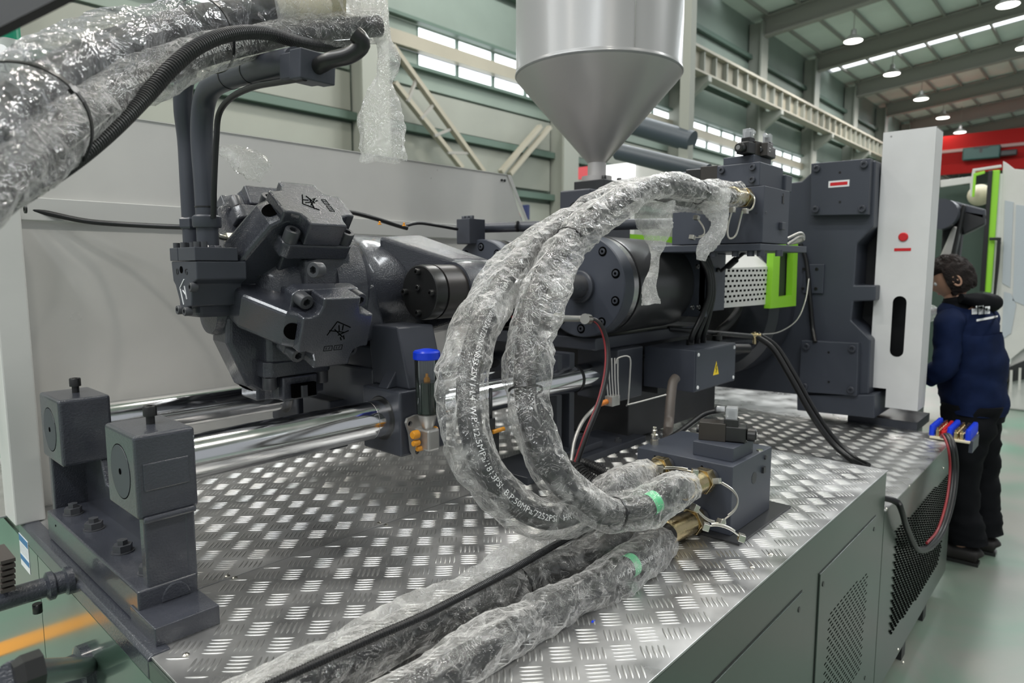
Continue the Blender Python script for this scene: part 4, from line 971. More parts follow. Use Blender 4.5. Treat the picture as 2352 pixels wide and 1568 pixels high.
def s_at(R, py, lo=0):
    i = min(range(lo, len(R)), key=lambda i: abs(784-CF*((R[i]-CO).dot(CU))/((R[i]-CO).dot(_f))-py)); return sum((R[k+1]-R[k]).length for k in range(i))
wrap_text('HRYYQC  SAE 100R2AT/DIN EN853 2SN 1-1/4" W.P. 12.5MPa/1813PSI  B.P.50MPa/7252PSI   HRYYQC', .0175, RA, HR+.0006, s_at(RA[:len(RA)//2], 655), lambda p: (CO-p).normalized()+CR*.45, M['whitep'], hA, 1)
# sleeve tails knotted and hanging
def tail(lab, pts, rs, seed, m=M['filmd'], n=28, flat=.35, name='film_tail', facing=None, par=None):
    R, L = resample(spline(pts, 8), .005); F = frames(R); vs = []; so = V(seed*2.3, seed, 0)
    rsp = lambda u: (lambda k: rs[min(int(k), len(rs)-1)]*(1-(k-int(k)))+rs[min(int(k)+1, len(rs)-1)]*(k-int(k)))(u*(len(rs)-1))
    for i, (p, (x, y, t)) in enumerate(zip(R, F)):
        u = i/(len(R)-1); rr = rsp(u); v = (CO-p).normalized()*1 if facing is None else Vector(facing)
        yy = (v-t*v.dot(t)).normalized(); xx = yy.cross(t)
        for j in range(n):
            a = 2*math.pi*j/n; fold = 1+.25*nz(V(a*1.2, u*5, seed), 1.6)+.18*(1-2*abs(nz(V(math.cos(a)*2, math.sin(a)*2, u*7+seed), 2.2)))
            vs.append(p+xx*math.cos(a)*rr*fold+yy*math.sin(a)*rr*flat*fold+t*.2*rr*nz(p+so+xx*math.cos(a)*rr, 40))
    fs = [(i*n+j, i*n+(j+1) % n, (i+1)*n+(j+1) % n, (i+1)*n+j) for i in range(len(R)-1) for j in range(n)]
    b = B(); b.add(vs, fs, True); return b.obj(name, m, par)
tail('knotted film tail hanging under the upper hoses, left of the valve stack', [P(1502, 470, d=1.95), P(1505, 520, d=1.95), P(1508, 560, d=1.95), P(1505, 588, d=1.95), P(1502, 620, d=1.95), P(1492, 660, d=1.95), P(1494, 700, d=1.95)], [.052, .046, .030, .011, .012, .018, .024], 3, par=hB)
tail('crumpled film tail knotted just below the upper brass fitting', [P(1640, 440, d=2.04), P(1645, 480, d=2.04), P(1652, 510, d=2.04), P(1640, 545, d=2.04), P(1618, 570, d=2.04), P(1610, 598, d=2.04)], [.045, .036, .022, .022, .022, .012], 4, par=hB)
# ================================================================== hoses lying on the deck
D1 = [FL-V(.115, -.012, -.0), P(1500, 1265, Z=.935), P(1400, 1325, Z=.93), P(1290, 1385, Z=.93), P(1170, 1455, Z=.93), P(1040, 1530, Z=.93), P(940, 1590, Z=.93), P(800, 1680, Z=.93)]
hC, RC = bighose('film-wrapped hose lying nearest the deck edge, with a green tape mark', D1, .0235)
sC = sleeve('film_sleeve', 'crumpled film sleeve on the hose nearest the deck edge', RC[8:], lambda u: .033+.009*math.sin(u*7)**2, 5, M['film'], .55, fl_dir(.45, -.6, lambda u: .012), pinch=((.55, .02),), parent=hC)
D2 = [P(1440, 1225, Z=.965), P(1380, 1252, Z=.945), P(1290, 1295, Z=.935), P(1180, 1340, Z=.93), P(1060, 1395, Z=.93), P(930, 1450, Z=.93), P(800, 1505, Z=.93), P(660, 1575, Z=.93), P(520, 1650, Z=.93)]
D2 = [FL+V(-.13, .10, .02)]+[q-CU*.0-V(0, .014, 0) for q in D2[1:]]
hD, RD = bighose('film-wrapped hose lying in the middle of the deck bundle', D2, .025)
sD = sleeve('film_sleeve', 'crumpled film sleeve on the middle deck hose, tied once', RD[2:], lambda u: .038+.009*math.sin(u*8+1)**2, 6, M['film'], .5, None, pinch=((.42, .03),), parent=hD)
tie(sD, RD[2:], .43, .040)
wrap_text('1-1/4" (DN32)  5000 PSI (35 MPa)', .013, RC, HR+.0006, .30, lambda p: (CO-p).normalized()-CU*.25, M['whitep'], hC, -1)
D3 = [P(1420, 1130, d=1.58), P(1340, 1215, Z=.97), P(1270, 1258, Z=.955), P(1180, 1308, Z=.94), P(1090, 1358, Z=.935), P(980, 1415, Z=.93), P(860, 1468, Z=.925), P(720, 1528, Z=.925), P(600, 1580, Z=.925), P(450, 1640, Z=.925)]
hE, RE = bighose('slim black hose running along the back edge of the deck bundle', D3, .0115)
wrap_text('100R2AT/DIN EN853 2SN 1/2" W.P. 27.5MPa', .009, RE, .0130, .10, lambda p: (CO-p).normalized(), M['whitep'], hE, -1)
sE = sleeve('film_sleeve', 'flat milky film strip along the back of the deck bundle', RE[10:], .019, 7, M['filmd'], .45, fl_dir(-.5, .7, lambda u: .024), parent=hE)
# corrugated conduit in the bundle
def conduit(lab, pts, r, pitch=.0042, name='corrugated_conduit', group=None):
    R, L = resample(spline(pts, 8), pitch/4); k = lambda i: (.86, 1, 1, .86)[i % 4]
    F = frames(R); vs = []; n = 18
    for i, (p, (x, y, t)) in enumerate(zip(R, F)):
        for j in range(n):
            a = 2*math.pi*j/n; vs.append(p+(x*math.cos(a)+y*math.sin(a))*r*k(i))
    b = B(); b.add(vs, [(i*n+j, i*n+(j+1) % n, (i+1)*n+(j+1) % n, (i+1)*n+j) for i in range(len(R)-1) for j in range(n)], False)
    return tag(b.obj(name, M['cable'], None, loc=pts[0]), lab, 'conduit', group), R
conduit('thin corrugated conduit tied along the middle deck hose', [P(1370, 1200, Z=.985), P(1290, 1243, Z=.988), P(1180, 1306, Z=.982), P(1085, 1356, Z=.985), P(975, 1412, Z=.982), P(860, 1462, Z=.978), P(740, 1516, Z=.975), P(620, 1572, Z=.97), P(480, 1640, Z=.96)], .0072)
# green tape marks under the film
def band(parent, R, i, w, r, m, name='tape_mark'):
    d = (R[i+1]-R[i-1]).normalized(); B().lathe(R[i]-d*w/2, d, [(0, r), (w, r)], 28, cap=False).obj(name, m, parent)
ib = lambda R, px: min(range(2, len(R)-2), key=lambda i: abs(1176+CF*((R[i]-CO).dot(CR))/((R[i]-CO).dot(_f))-px))
band(hC, RC, ib(RC, 1445), .022, HR+.001, M['tape']); 
for R, hh, px in ((RB, hB, 1497),):
    L = len(R); i = max(j for j in range(L) if abs(1176+CF*((R[j]-CO).dot(CR))/((R[j]-CO).dot(_f))-px) < 6 and j > L*.7); band(hh, R, i, .022, HR+.001, M['tape'])
# ================================================================== big wrapped bundle overhead
T0 = [P(-330, 560, d=.54), P(-120, 410, d=.66), P(0, 322, d=.74), P(110, 246, d=.83), P(220, 172, d=.93), P(330, 128, d=1.03), P(440, 88, d=1.13), P(550, 64, d=1.22), P(660, 44, d=1.30), P(760, 36, d=1.37), P(850, 32, d=1.42)]
def off(pts, a, b_): return [p+CR*a+CU*b_ for p in pts]
T1, T2 = off(T0[:9], -.008, .024), off(T0, .020, -.026)
hT1, RT1 = bighose('upper hose inside the big overhead film bundle', T1, .027)
hT2, RT2 = bighose('lower hose of the big overhead bundle, white print showing through the film', T2, .0215)
RT0 = resample(spline(T0, 8), .008)[0]
sT = sleeve('film_sleeve', 'large crumpled film sleeve around the overhead hose bundle at the top left', RT1, lambda u: .040-.004*u+.006*math.sin(u*8)**2, 8, M['filmg'], .55, fl_dir(-.3, .8, lambda u: .012), pinch=((.24, .03), (.66, .03)), st=.02, n=18, parent=hT1)
sT2 = sleeve('film_sleeve', 'looser film sleeve hanging under the overhead hose bundle', RT2, lambda u: .028+.004*math.sin(u*6+2)**2, 9, M['film'], .40, fl_dir(.4, -.8, lambda u: .026*(1-u)**2), parent=hT2)
tie(sT, RT0, .275, .068, .006); tie(sT, RT0, .665, .060, .005)
wrap_text('2SN 1" W.P. 18MPa/2610PSI   B.P.72MPa/10440PSI  2SN W.P. 18MPa', .014, RT2, .0222, .50, lambda p: (CO-p).normalized(), M['whitep'], hT2, 1)
cdt, RCd = conduit('long black corrugated conduit sweeping under the overhead bundle', [P(-90, 550, d=.66), P(0, 475, d=.72), P(60, 440, d=.76), P(130, 395, d=.80), P(200, 345, d=.85), P(270, 285, d=.90), P(340, 215, d=.955), P(400, 150, d=.99), P(460, 104, d=1.03), P(530, 78, d=1.09), P(610, 76, d=1.17), P(690, 98, d=1.27), P(760, 107, d=1.36), P(815, 104, d=1.42)], .0118, .0050)
tag(B().cyl(P(790, 106, d=1.465), P(822, 104, d=1.475), .011, 16).obj('ferrule', M['brass'], cdt))
# wrapped fitting at the far end of the bundle and knotted bag tail
ft = thing('wrapped_fitting', 'cream coloured hose fitting under film at the top centre of the overhead bundle', 'fitting', tuple(P(760, 15, d=1.4)))
fa = T1[-1]; fb = P(845, 8, d=1.43); fd = (fb-fa).normalized()
B().lathe(fa-fd*.03, fd, [(0, .028), (.005, .034), (.07, .036), (.075, .041), (.115, .041)], 36).obj('ferrule', M['cream'], ft)
B().lathe(fa+fd*.085, fd, [(0, .044), (.035, .044)], 6, smooth=False).obj('union_nut', M['brass'], ft)
sleeve('film_wrap', 'film wrapped over the cream fitting', resample([fa-fd*.05, fa+fd*.06, fb], .006)[0], .050, 11, M['filmd'], .5, parent=ft)
tail('long knotted film bag tail hanging at the top centre, left of the hopper', [P(820, -30, d=1.42), P(858, 30, d=1.42), P(880, 90, d=1.42), P(893, 135, d=1.42), P(888, 165, d=1.42), P(880, 195, d=1.42), P(874, 250, d=1.42), P(880, 310, d=1.42), P(884, 370, d=1.42)], [.040, .034, .022, .015, .021, .016, .034, .044, .043, .042], 12, M['filmd'], par=hT1)
tail('small film tail sticking out beside the bent pipe', [P(498, 345, d=1.5), P(530, 352, d=1.5), P(560, 370, d=1.5), P(590, 385, d=1.5), P(610, 400, d=1.5)], [.006, .018, .026, .030, .022], 13, M['filmd'], par=pi)
# ================================================================== cables
hose('black_cable', 'black cable crossing low over the grey guard behind the pipes', 'cable', [P(70, 482, Y=2.193), P(112, 490, Y=2.185), P(200, 508, Y=2.15), P(300, 516, Y=2.1), P(410, 521, Y=2.0), P(480, 520, Y=1.9), P(520, 525, Y=1.78), P(565, 520, Y=1.72)], .0075, M['cable'])
hose('black_cable', 'black cable leaving the motor top and dipping behind the thrust housing', 'cable', [P(770, 484, Y=1.75), P(810, 488, Y=1.8), P(860, 501, Y=1.85), P(910, 517, Y=1.87), P(935, 524, Y=1.87)], .0075, M['cable'])
hose('black_cable', 'black cable between the thrust housing and the upright port block', 'cable', [P(925, 520, Y=1.87), P(960, 512, Y=1.9), P(1000, 517, Y=1.93), P(1050, 526, Y=1.95)], .0065, M['cable'])
hose('black_cable', 'thin black cable tied under the bent pipe', 'cable', [P(700, 178, X=.62), P(640, 188, X=.63), P(580, 200, X=.64), P(530, 225, X=.65), P(503, 262, X=.66), P(497, 320, X=.66), P(492, 420, X=.66), P(490, 500, X=.665)], .0062, M['cable'])
# red striped hoses in front of the flange
rp = thing('grease_line', 'thin dark hose with a red stripe bending down from the silver coupling below the flange', 'hose', tuple(P(1350, 735, d=2.0)))
pth = [P(1180, 728, d=1.92), P(1240, 732, d=1.95), P(1290, 730, d=1.97), P(1350, 732, d=2.0), P(1378, 745, d=2.0), P(1394, 790, d=2.0), P(1394, 850, d=1.98), P(1378, 920, d=1.95), P(1350, 990, d=1.92), P(1325, 1060, d=1.90)]
R = resample(spline(pth, 8), .01)[0]
B().tube(R, .0085, 14).obj('outer_hose', M['cable'], rp)
B().tube([p_-CR*.006+(CO-p_).normalized()*.004 for p_ in R], .0035, 8).obj('red_stripe', mat('dark_red_stripe', (.22, .015, .02), .4), rp)
for (a, b_, r, mm) in (((1288, 731), (1342, 732), .0085, 'silver'), ((1278, 730), (1288, 731), .014, 'zinc'), ((1343, 732), (1352, 733), .014, 'zinc')): B().cyl(P(*a, d=1.965), P(*b_, d=1.99), r*1.15, 12).obj('coupling', M[mm], rp)
wt = thing('white_hose', 'thin grey hose rising beside the striped hose with an orange end', 'hose', tuple(P(1312, 1060, d=1.90)))
B().tube(resample(spline([P(1312, 1058, d=1.90), P(1320, 1010, d=1.93), P(1340, 965, d=1.97), P(1372, 930, d=2.02)], 8), .01)[0], .0055, 12).obj('hose_run', M['silver'], wt)
B().cyl(P(1374, 929, d=2.02), P(1394, 922, d=2.04), .0085, 12).obj('end_sleeve', mat('orange_plastic', (.7, .22, .03), .4), wt)
mb = thing('lubrication_block', 'small silver lubrication manifold with five fine tubes on the second bearing block', 'manifold', tuple(P(1400, 920, d=2.05)))
B().box(P(1388, 926, d=2.05)-V(.004, .004, .006), P(1425, 912, d=2.05)+V(.004, .004, .006)).obj('block', M['silver'], mb, .001)
for k in range(5): B().tube([P(1391+k*7, 822, d=2.07), P(1393+k*6.5, 870, d=2.06), P(1397+k*6, 915, d=2.05)], .0024, 8).obj('fine_tube', M['silver'], mb)
B().tube(resample(spline([P(1415, 835, d=2.05), P(1420, 822, d=2.05), P(1446, 820, d=2.05), P(1447, 860, d=2.05), P(1443, 924, d=2.05), P(1446, 928, d=2.05), P(1530, 906, d=2.15)], 6), .008)[0], .0026, 8).obj('wire_bracket', M['silver'], mb)
# coiled conduit on deck behind the wrapped hoses
conduit('thick corrugated conduit ending on the deck behind the hose loops', [P(1300, 1058, Z=.985), P(1322, 1075, Z=.98), P(1345, 1098, Z=.96), P(1385, 1122, Z=.94), P(1440, 1150, Z=.93)], .024, .009)
conduit('short corrugated conduit curling over on the deck behind the loops', [P(1290, 1085, Z=.93), P(1310, 1068, Z=.965), P(1345, 1066, Z=.975), P(1385, 1085, Z=.955), P(1410, 1105, Z=.93)], .018, .008)
# ================================================================== junction box with warning triangle
eb = thing('junction_box', 'grey junction box with a yellow warning triangle beside the cylinder', 'box', (2.36, 1.2, 1.12))
BY = 1.10; b0, b1 = P(1597, 805, Y=BY), P(1690, 787, Y=BY); bb0 = P(1590, 903, Y=BY)
B().box((b0.x, BY, bb0.z), (b1.x, BY+.21, b0.z)).obj('case', SF, eb, .003)
B().box((b0.x+.006, BY-.003, bb0.z+.005), (b1.x-.006, BY+.001, b0.z-.004)).obj('lid', SF, eb, .001)
for xx in (b0.x+.02, b1.x-.02):
    for zz in (bb0.z+.017, b0.z-.017): B().lathe((xx, BY-.0025, zz), (0, -1, 0), [(0, .0075), (.003, .006)], 14).obj('lid_screw', M['whitep'], eb)
q = P(1645, 847, Y=BY-.0035); tri = B().prism([(-.024, -.022), (.024, -.022), (0, .030)], q, (1, 0, 0), (0, 0, 1), (0, 1, 0), .0006).obj('warning_triangle', M['yellow'], eb)
b = B(); qy = q-V(0, .0006, 0)
for p0, p1 in (((.003, .016), (-.006, .002)), ((-.006, .002), (.005, .001)), ((.005, .001), (-.002, -.014))): b.beam(qy+V(p0[0], 0, p0[1]), qy+V(p1[0], 0, p1[1]), .0025, .001)
b.obj('lightning_bolt', M['black'], tri)
B().box((b0.x+.02, BY+.16, b0.z-.18), (b0.x+.12, BY+.3, b0.z-.05)).obj('mount_arm', M['dark'], eb)
for k in range(3):
    q = P(1585+k*14, 800-k*2, Y=BY+.10); B().lathe((q.x, q.y, b0.z), (0, 0, 1), [(0, .015), (.02, .015)], 12).obj('gland', M['black'], eb)
q = P(1647, 785, Y=BY+.10); B().lathe((q.x, q.y, b0.z), (0, 0, 1), [(0, .020), (.018, .020)], 12).obj('gland', M['black'], eb)
for k in range(3):
    hose('heater_cable', ('leftmost of three black cables dropping into the junction box', 'middle of three black cables dropping into the junction box', 'rightmost of three black cables dropping into the junction box')[k], 'cable',
         [P(1586+k*14, 796, Y=BY+.10), P(1590+k*13, 770, Y=BY+.09), P(1612+k*8, 725, Y=BY+.07), P(1628+k*5, 675, Y=BY+.05), P(1625+k*5, 625, Y=BY+.05), P(1608+k*8, 590, Y=BY+.06)], .0105, M['cable'], group='cables into the junction box')
conduit('corrugated conduit arching right above the junction box', [P(1645, 780, Y=BY+.12), P(1652, 762, Y=BY+.15), P(1680, 735, Y=BY+.2), P(1697, 705, Y=BY+.25), P(1685, 682, Y=BY+.3), P(1650, 677, Y=BY+.35)], .019, .010)
hose('grey_conduit', 'dusty dark conduit dropping from the junction box to the deck', 'conduit', [P(1552, 868, d=2.35), P(1545, 880, d=2.33), P(1540, 920, d=2.30), P(1537, 960, d=2.28), P(1534, 990, d=2.27), P(1531, 1010, Z=.91)], .017, mat('dusty_conduit', (.09, .075, .065), .5))
# white reflective tags on the rear shaft
dt = mat('white_tag', (.75, .75, .75), .5)
wt_ = thing('rod_label', 'two white label pieces behind the wire bracket', 'label', tuple(P(1440, 882, d=2.6)))
B().prism([(0, 0), (.05, .0), (.035, .018), (0, .014)], P(1417, 888, d=2.6), CR, CU, _f, .002).obj('label_piece', dt, wt_); B().box(P(1465, 880, d=2.65), P(1481, 895, d=2.65)+V(.002, 0, 0)).obj('label_piece', dt, wt_)
# oil bottle
ob = thing('oil_bottle', 'clear oil cup with blue cap, half filled with dark oil, beside the carriage', 'bottle', (1.09, 1.25, 1.2))
OX, OY = 1.062, 1.252
B().lathe((OX, OY, 1.205), (0, 0, 1), [(0, .022), (.004, .027), (.05, .0285), (.155, .0305), (.156, .029)], 40, cap=False).obj('clear_bowl', M['glass'], ob)
B().lathe((OX, OY, 1.207), (0, 0, 1), [(0, .020), (.004, .0255), (.05, .027), (.082, .0275)], 40).obj('oil_fill', M['oil'], ob)
B().lathe((OX, OY, 1.285), (0, 0, 1), [(0, .008), (.012, .008), (.016, .004), (.024, .003)], 16).obj('float', M['amber'], ob)
B().lathe((OX, OY, 1.345), (0, 0, 1), [(0, .032), (.002, .034), (.018, .0335), (.022, .030), (.026, .012), (.0265, .001)], 40).obj('blue_cap', M['blue'], ob)
op = thing('oil_pump_bracket', 'silver cast bracket with amber fittings under the oil bottle', 'bracket', (1.05, 1.28, 1.1))
B().lathe((OX, OY, 1.17), (0, 0, 1), [(0, .012), (.01, .018), (.034, .024), (.036, .024)], 24).obj('neck', M['silver'], op)
sheet([(-.045, .03), (-.04, .04), (-.015, .045), (.03, .04), (.045, .02), (.03, -.03), (.0, -.065), (-.02, -.065), (-.03, -.045), (-.035, .0)], [[(-.033+.007*math.cos(a), .026+.007*math.sin(a)) for a in [2*math.pi*k/12 for k in range(12)]], [(-.012+.007*math.cos(a), -.05+.007*math.sin(a)) for a in [2*math.pi*k/12 for k in range(12)]]], .008, (OX+.005, 1.29, 1.155), (1, 0, 0), (0, 0, 1), M['silver'], op, 'flange')
B().box((OX-.015, 1.23, 1.115), (OX+.022, 1.29, 1.17)).obj('pump_body', M['silver'], op, .006)
for dx, dz_, r in ((-.03, -.0, .011), (-.028, -.022, .008), (-.016, -.038, .007), (.03, .0, .010)):
    q = V(OX+dx, 1.262, 1.158+dz_); B().lathe(q+V(-.012, 0, 0), (1, 0, 0), [(0, r*.8), (.004, r), (.018, r), (.022, r*.6)], 14).obj('amber_fitting', M['amber'], op)
fr = thing('level_tube', 'thin black upright tube with an orange end right of the oil bottle', 'tube', tuple(P(1130, 985, d=1.8)))
q_ = P(1126, 1010, d=1.85); B().box((q_.x-.02, q_.y-.015, .9), (q_.x+.02, q_.y+.015, q_.z+.03)).obj('tube_foot', M['dark'], fr)
B().cyl(P(1127, 890, d=1.85), P(1127, 975, d=1.85), .005, 10).obj('upright_tube', M['dark'], fr); B().cyl(P(1126, 960, d=1.85), P(1126, 998, d=1.85), .014, 14).obj('tube_base', M['dark'], fr)
B().cyl(P(1132, 992, d=1.83), P(1158, 984, d=1.85), .006, 10).obj('orange_end', M['amber'], fr)
# ================================================================== fixed platen
XP = 3.6
pt = thing('fixed_platen', 'massive dark grey fixed platen with two bolted cover plates', 'platen', (3.8, 1.5, .8))
pp = lambda x, y: (lambda q: (q.y, q.z))(P(x, y, X=XP))
out = [pp(1870, 380), pp(2012, 368), pp(2006, 520), pp(1968, 560), pp(1962, 655), pp(2012, 655), pp(2010, 690), pp(1960, 692), pp(1955, 735), pp(2000, 780), pp(1995, 905), pp(1880, 910), pp(1560, 880), pp(1560, 420), pp(1812, 420), pp(1842, 416), pp(1868, 392)]
B().prism(out, (XP, 0, 0), (0, 1, 0), (0, 0, 1), (1, 0, 0), .32).obj('platen_body', SF, pt, .006)
B().prism([pp(1830, 395), pp(2006, 374), pp(2000, 905), pp(1830, 905)], (XP+.2, 0, 0), (0, 1, 0), (0, 0, 1), (1, 0, 0), .3).obj('rear_web', M['dark'], pt)
B().prism([pp(1835, 905), pp(2012, 905), pp(2012, 958), pp(1835, 940)], (XP-.03, 0, 0), (0, 1, 0), (0, 0, 1), (1, 0, 0), .35).obj('foot', SF, pt, .004)
for (q4, mk) in (([(1871, 378), (2006, 366), (2000, 494), (1868, 496)], 1), ([(1848, 780), (1978, 786), (1974, 906), (1842, 896)], 0)):
    pl = B().prism([pp(*q) for q in q4], (XP-.05, 0, 0), (0, 1, 0), (0, 0, 1), (1, 0, 0), .05).obj('cover_plate', SF, pt, .003)
    cxx = sum(q[0] for q in q4)/4; cyy = sum(q[1] for q in q4)/4
    for q in q4:
        u, v_ = pp(cxx+(q[0]-cxx)*.80, cyy+(q[1]-cyy)*.78); screw(pt, (XP-.052, u, v_), (-1, 0, 0), .017, M['slate'], 'plate_screw', .5)
    for s_ in (-35, 32):
        u, v_ = pp(cxx, cyy+s_); B().cyl((XP-.0502, u, v_), (XP-.0512, u, v_), .006, 10).obj('tapped_hole', M['black'], pl)
    if mk:
        u, v_ = pp(1934, 424); B().box((XP-.0525, u-.048, v_-.016), (XP-.050, u+.048, v_+.016)).obj('label_backing', M['whitep'], pl)
        B().box((XP-.0535, u-.040, v_-.008), (XP-.052, u+.040, v_+.008)).obj('red_label', M['red'], pl)
u, v_ = pp(1870, 640); B().box((XP-.012, u-.05, v_-.075), (XP, u+.05, v_+.075)).obj('small_cover', SF, pt, .003)
for dy in (-.045, .02):
    for dz_ in (-.05, .05): screw(pt, (XP-.012, u+.03+dy, v_+dz_), (-1, 0, 0), .008, M['black'], 'cover_screw', .4)
nb = thing('nozzle_bore', 'round dark bore housing low on the platen face behind the injection nozzle', 'housing', (3.5, YA, 1.2))
B().lathe((3.35, YA, 1.36), (1, 0, 0), [(0, .34), (.03, .38), (.24, .38)], 64).obj('bore_ring', M['slate'], nb)
B().cyl((3.345, YA, 1.36), (3.2, YA, 1.36), .20, 48).obj('nozzle_core', M['dark'], nb)
# horizontal linkage tubes under the guard
for i, (p0, p1, r) in enumerate(((P(1535, 755, d=2.7), P(1728, 772, d=2.9), .011), (P(1560, 800, d=2.9), P(1720, 800, d=3.0), .02))):
    o = B().cyl(p0, p1, r, 16).obj('feed_tube', M['dark'], None, loc=p0); tag(o, ('thin dark tube running right to the brass tee', 'dark tube lying behind the junction box')[i], 'tube')
# ================================================================== white perforated nozzle cover with green frame
nc = thing('nozzle_cover', 'white perforated sheet cover with a lime green frame in front of the platen', 'cover', (3.0, 1.2, 1.38))
YC = 1.20; g0 = P(1600, 582, Y=YC); g1 = P(1768, 590, Y=YC); gb = P(1600, 708, Y=YC); gc = P(1766, 700, Y=YC)
pc_ = lambda x, y: (lambda q: (q.x, q.z))(P(x, y, Y=YC))
B().prism([pc_(1600, 618), pc_(1768, 612), pc_(1768, 698), pc_(1600, 712)], (0, YC, 0), (1, 0, 0), (0, 0, 1), (0, 1, 0), .004).obj('perforated_sheet', M['white'], nc)
t0, t1 = P(1600, 618, Y=YC), P(1768, 612, Y=YC)
B().add([t0, t1, V(t1.x, YC+.07, t1.z+.055), V(t0.x, YC+.07, t0.z+.055), V(t1.x, YC+.3, t1.z+.056), V(t0.x, YC+.3, t0.z+.056)], [(0, 1, 2, 3), (3, 2, 4, 5)]).obj('folded_top', M['white'], nc)
b = B(); a0, a1 = pc_(1640, 625), pc_(1762, 690); bx0, bx1 = a0[0], a1[0]; z_hi = pc_(1640, 622)[1]; 
z = z_hi; r_ = 0; pme = B().box((-.011, -.0008, -.0045), (.011, .0005, .0045)).mesh('perforation', M['void'])
while z > pc_(1762, 685)[1]:
    x = bx0+(.021 if r_ % 2 else 0)
    while x < bx1: inst(pme, 'perforation', nc, (x+.011, YC, z)); x += .042
    z -= .0215; r_ += 1
YG = 1.19
gf = [P(1771, 562, Y=YG), P(1826, 555, Y=YG), P(1821, 702, Y=YG), P(1762, 708, Y=YG)]
sheet([(q.x, q.z) for q in gf], [[(q.x, q.z) for q in (P(1785, 572, Y=YG), P(1816, 568, Y=YG), P(1812, 678, Y=YG), P(1781, 682, Y=YG))]], .03, (0, YG, 0), (1, 0, 0), (0, 0, 1), M['lime'], nc, 'green_frame')
B().box((gf[0].x+.03, YG+.02, gf[2].z+.05), (gf[2].x-.02, YG+.024, gf[0].z-.03)).obj('dark_window', M['dark'], nc)
q0, q1 = P(1415, 545, Y=1.75), P(1640, 552, Y=1.75)
gt = thing('green_rail', 'lime green strip glimpsed between the wrapped hose and the valve stack', 'rail', tuple(q0))
B().box((q0.x, 1.75, q0.z-.03), (q1.x, 1.77, q0.z+.02)).obj('strip', M['lime'], gt)
B().box(P(1612, 575, Y=1.5), P(1660, 560, Y=1.5)+V(0, .02, 0)).obj('strip_end', M['lime'], gt)
# ================================================================== white column
XC = 3.68
wc = thing('safety_column', 'tall light grey sheet metal column with red button and vertical slot', 'column', (3.72, .75, .87))
cy = lambda x, y: (lambda q: (-q.y, q.z))(P(x, y, X=XC))
sl = P(2063, 750, X=XC); hh = (P(2068, 682, X=XC).z-P(2060, 822, X=XC).z); ww = abs(P(2048, 750, X=XC).y-P(2080, 750, X=XC).y)
tl, tr_, br_, bl_ = cy(2032, 302), cy(2152, 291), cy(2107, 944), cy(2033, 934)
xl = (tl[0]+cy(1993, 886)[0])/2; xr = (tr_[0]+br_[0])/2
outl = [(xl, 2.222), (xr, 2.222), (xr, .872), (cy(2033, 934)[0], .872), (cy(2033, 934)[0], .966), (xl, .966)]
sheet(outl, [slot(-sl.y, sl.z, ww, hh, 8)], .004, (XC, 0, 0), (0, -1, 0), (0, 0, 1), M['column'], wc, 'face_sheet')
dpt = P(2176, 300, Y=-xr).x-XC; dpt = max(.06, min(dpt, .16))
B().box((XC, -xr, .872), (XC+dpt, -xr+.004, 2.222)).obj('right_sheet', M['column'], wc)
B().box((XC, -xl-.004, .966), (XC+dpt, -xl, 2.222)).obj('left_sheet', M['column'], wc)
B().box((XC, -xr, 2.219), (XC+dpt, -xl, 2.223)).obj('top_sheet', M['column'], wc)
B().box((XC+dpt, -xr+.01, .9), (XC+dpt+.004, -xl-.01, 2.2)).obj('back_frame', M['dark'], wc)
q = P(2075, 544, X=XC-.002); B().lathe(q, (-1, 0, 0), [(0, .021), (.006, .021), (.009, .017)], 32).obj('red_button', M['red'], wc)
q = P(2073, 573, X=XC-.003); B().box(q-V(.001, .036, .007), q+V(.001, .036, .007)).obj('red_bar', M['red'], wc)
q = P(2047, 313, X=XC-.003); B().cyl(q, q-V(.001, 0, 0), .004, 8).obj('rivet', M['steel'], wc)
# dark clamp unit machinery behind the column
cu = thing('clamp_unit', 'dark toggle mechanism and tie bars visible right of the light grey column', 'mechanism', (5.0, 1.2, .9))
XM2 = 5.4
def pz(x, y): return P(x, y, X=XM2)
for poly, mm in (([(2165, 455), (2262, 480), (2262, 505), (2165, 475)], 'slate'), ([(2166, 478), (2215, 490), (2200, 620), (2160, 600)], 'dark'), ([(2160, 600), (2195, 520), (2206, 522), (2186, 612), (2172, 622)], 'silver'), ([(2200, 480), (2262, 490), (2262, 515), (2212, 540)], 'dark'), ([(2184, 600), (2215, 470), (2222, 472), (2195, 610)], 'black')):
    B().prism([(pz(*q).y, pz(*q).z) for q in poly], (XM2-(.1 if mm in ('silver', 'black') else 0), 0, 0), (0, 1, 0), (0, 0, 1), (1, 0, 0), .08).obj('linkage', M[mm], cu, .01)
B().cyl(pz(2172, 495)-V(.2, 0, 0), pz(2172, 495), .10, 24).obj('pivot', M['slate'], cu)
B().box((9.3, P(2262, 600, X=9.3).y, .4), (9.36, P(2120, 600, X=9.3).y, P(2170, 428, X=9.3).z)).obj('back_panel', mat('deep_green', (.03, .055, .042), .6), cu)
B().box((4.9, .98, .1), (XM2+.2, 2.6, 1.0)).obj('machine_base', M['dark'], cu)
B().box((3.75, .68, .755), (4.05, 1.0, .80)).obj('rail_block', M['slate'], cu)
B().cyl((3.95, .95, 1.25), (5.4, .95, 1.25), .06, 24).obj('tie_bar', M['steel'], cu)
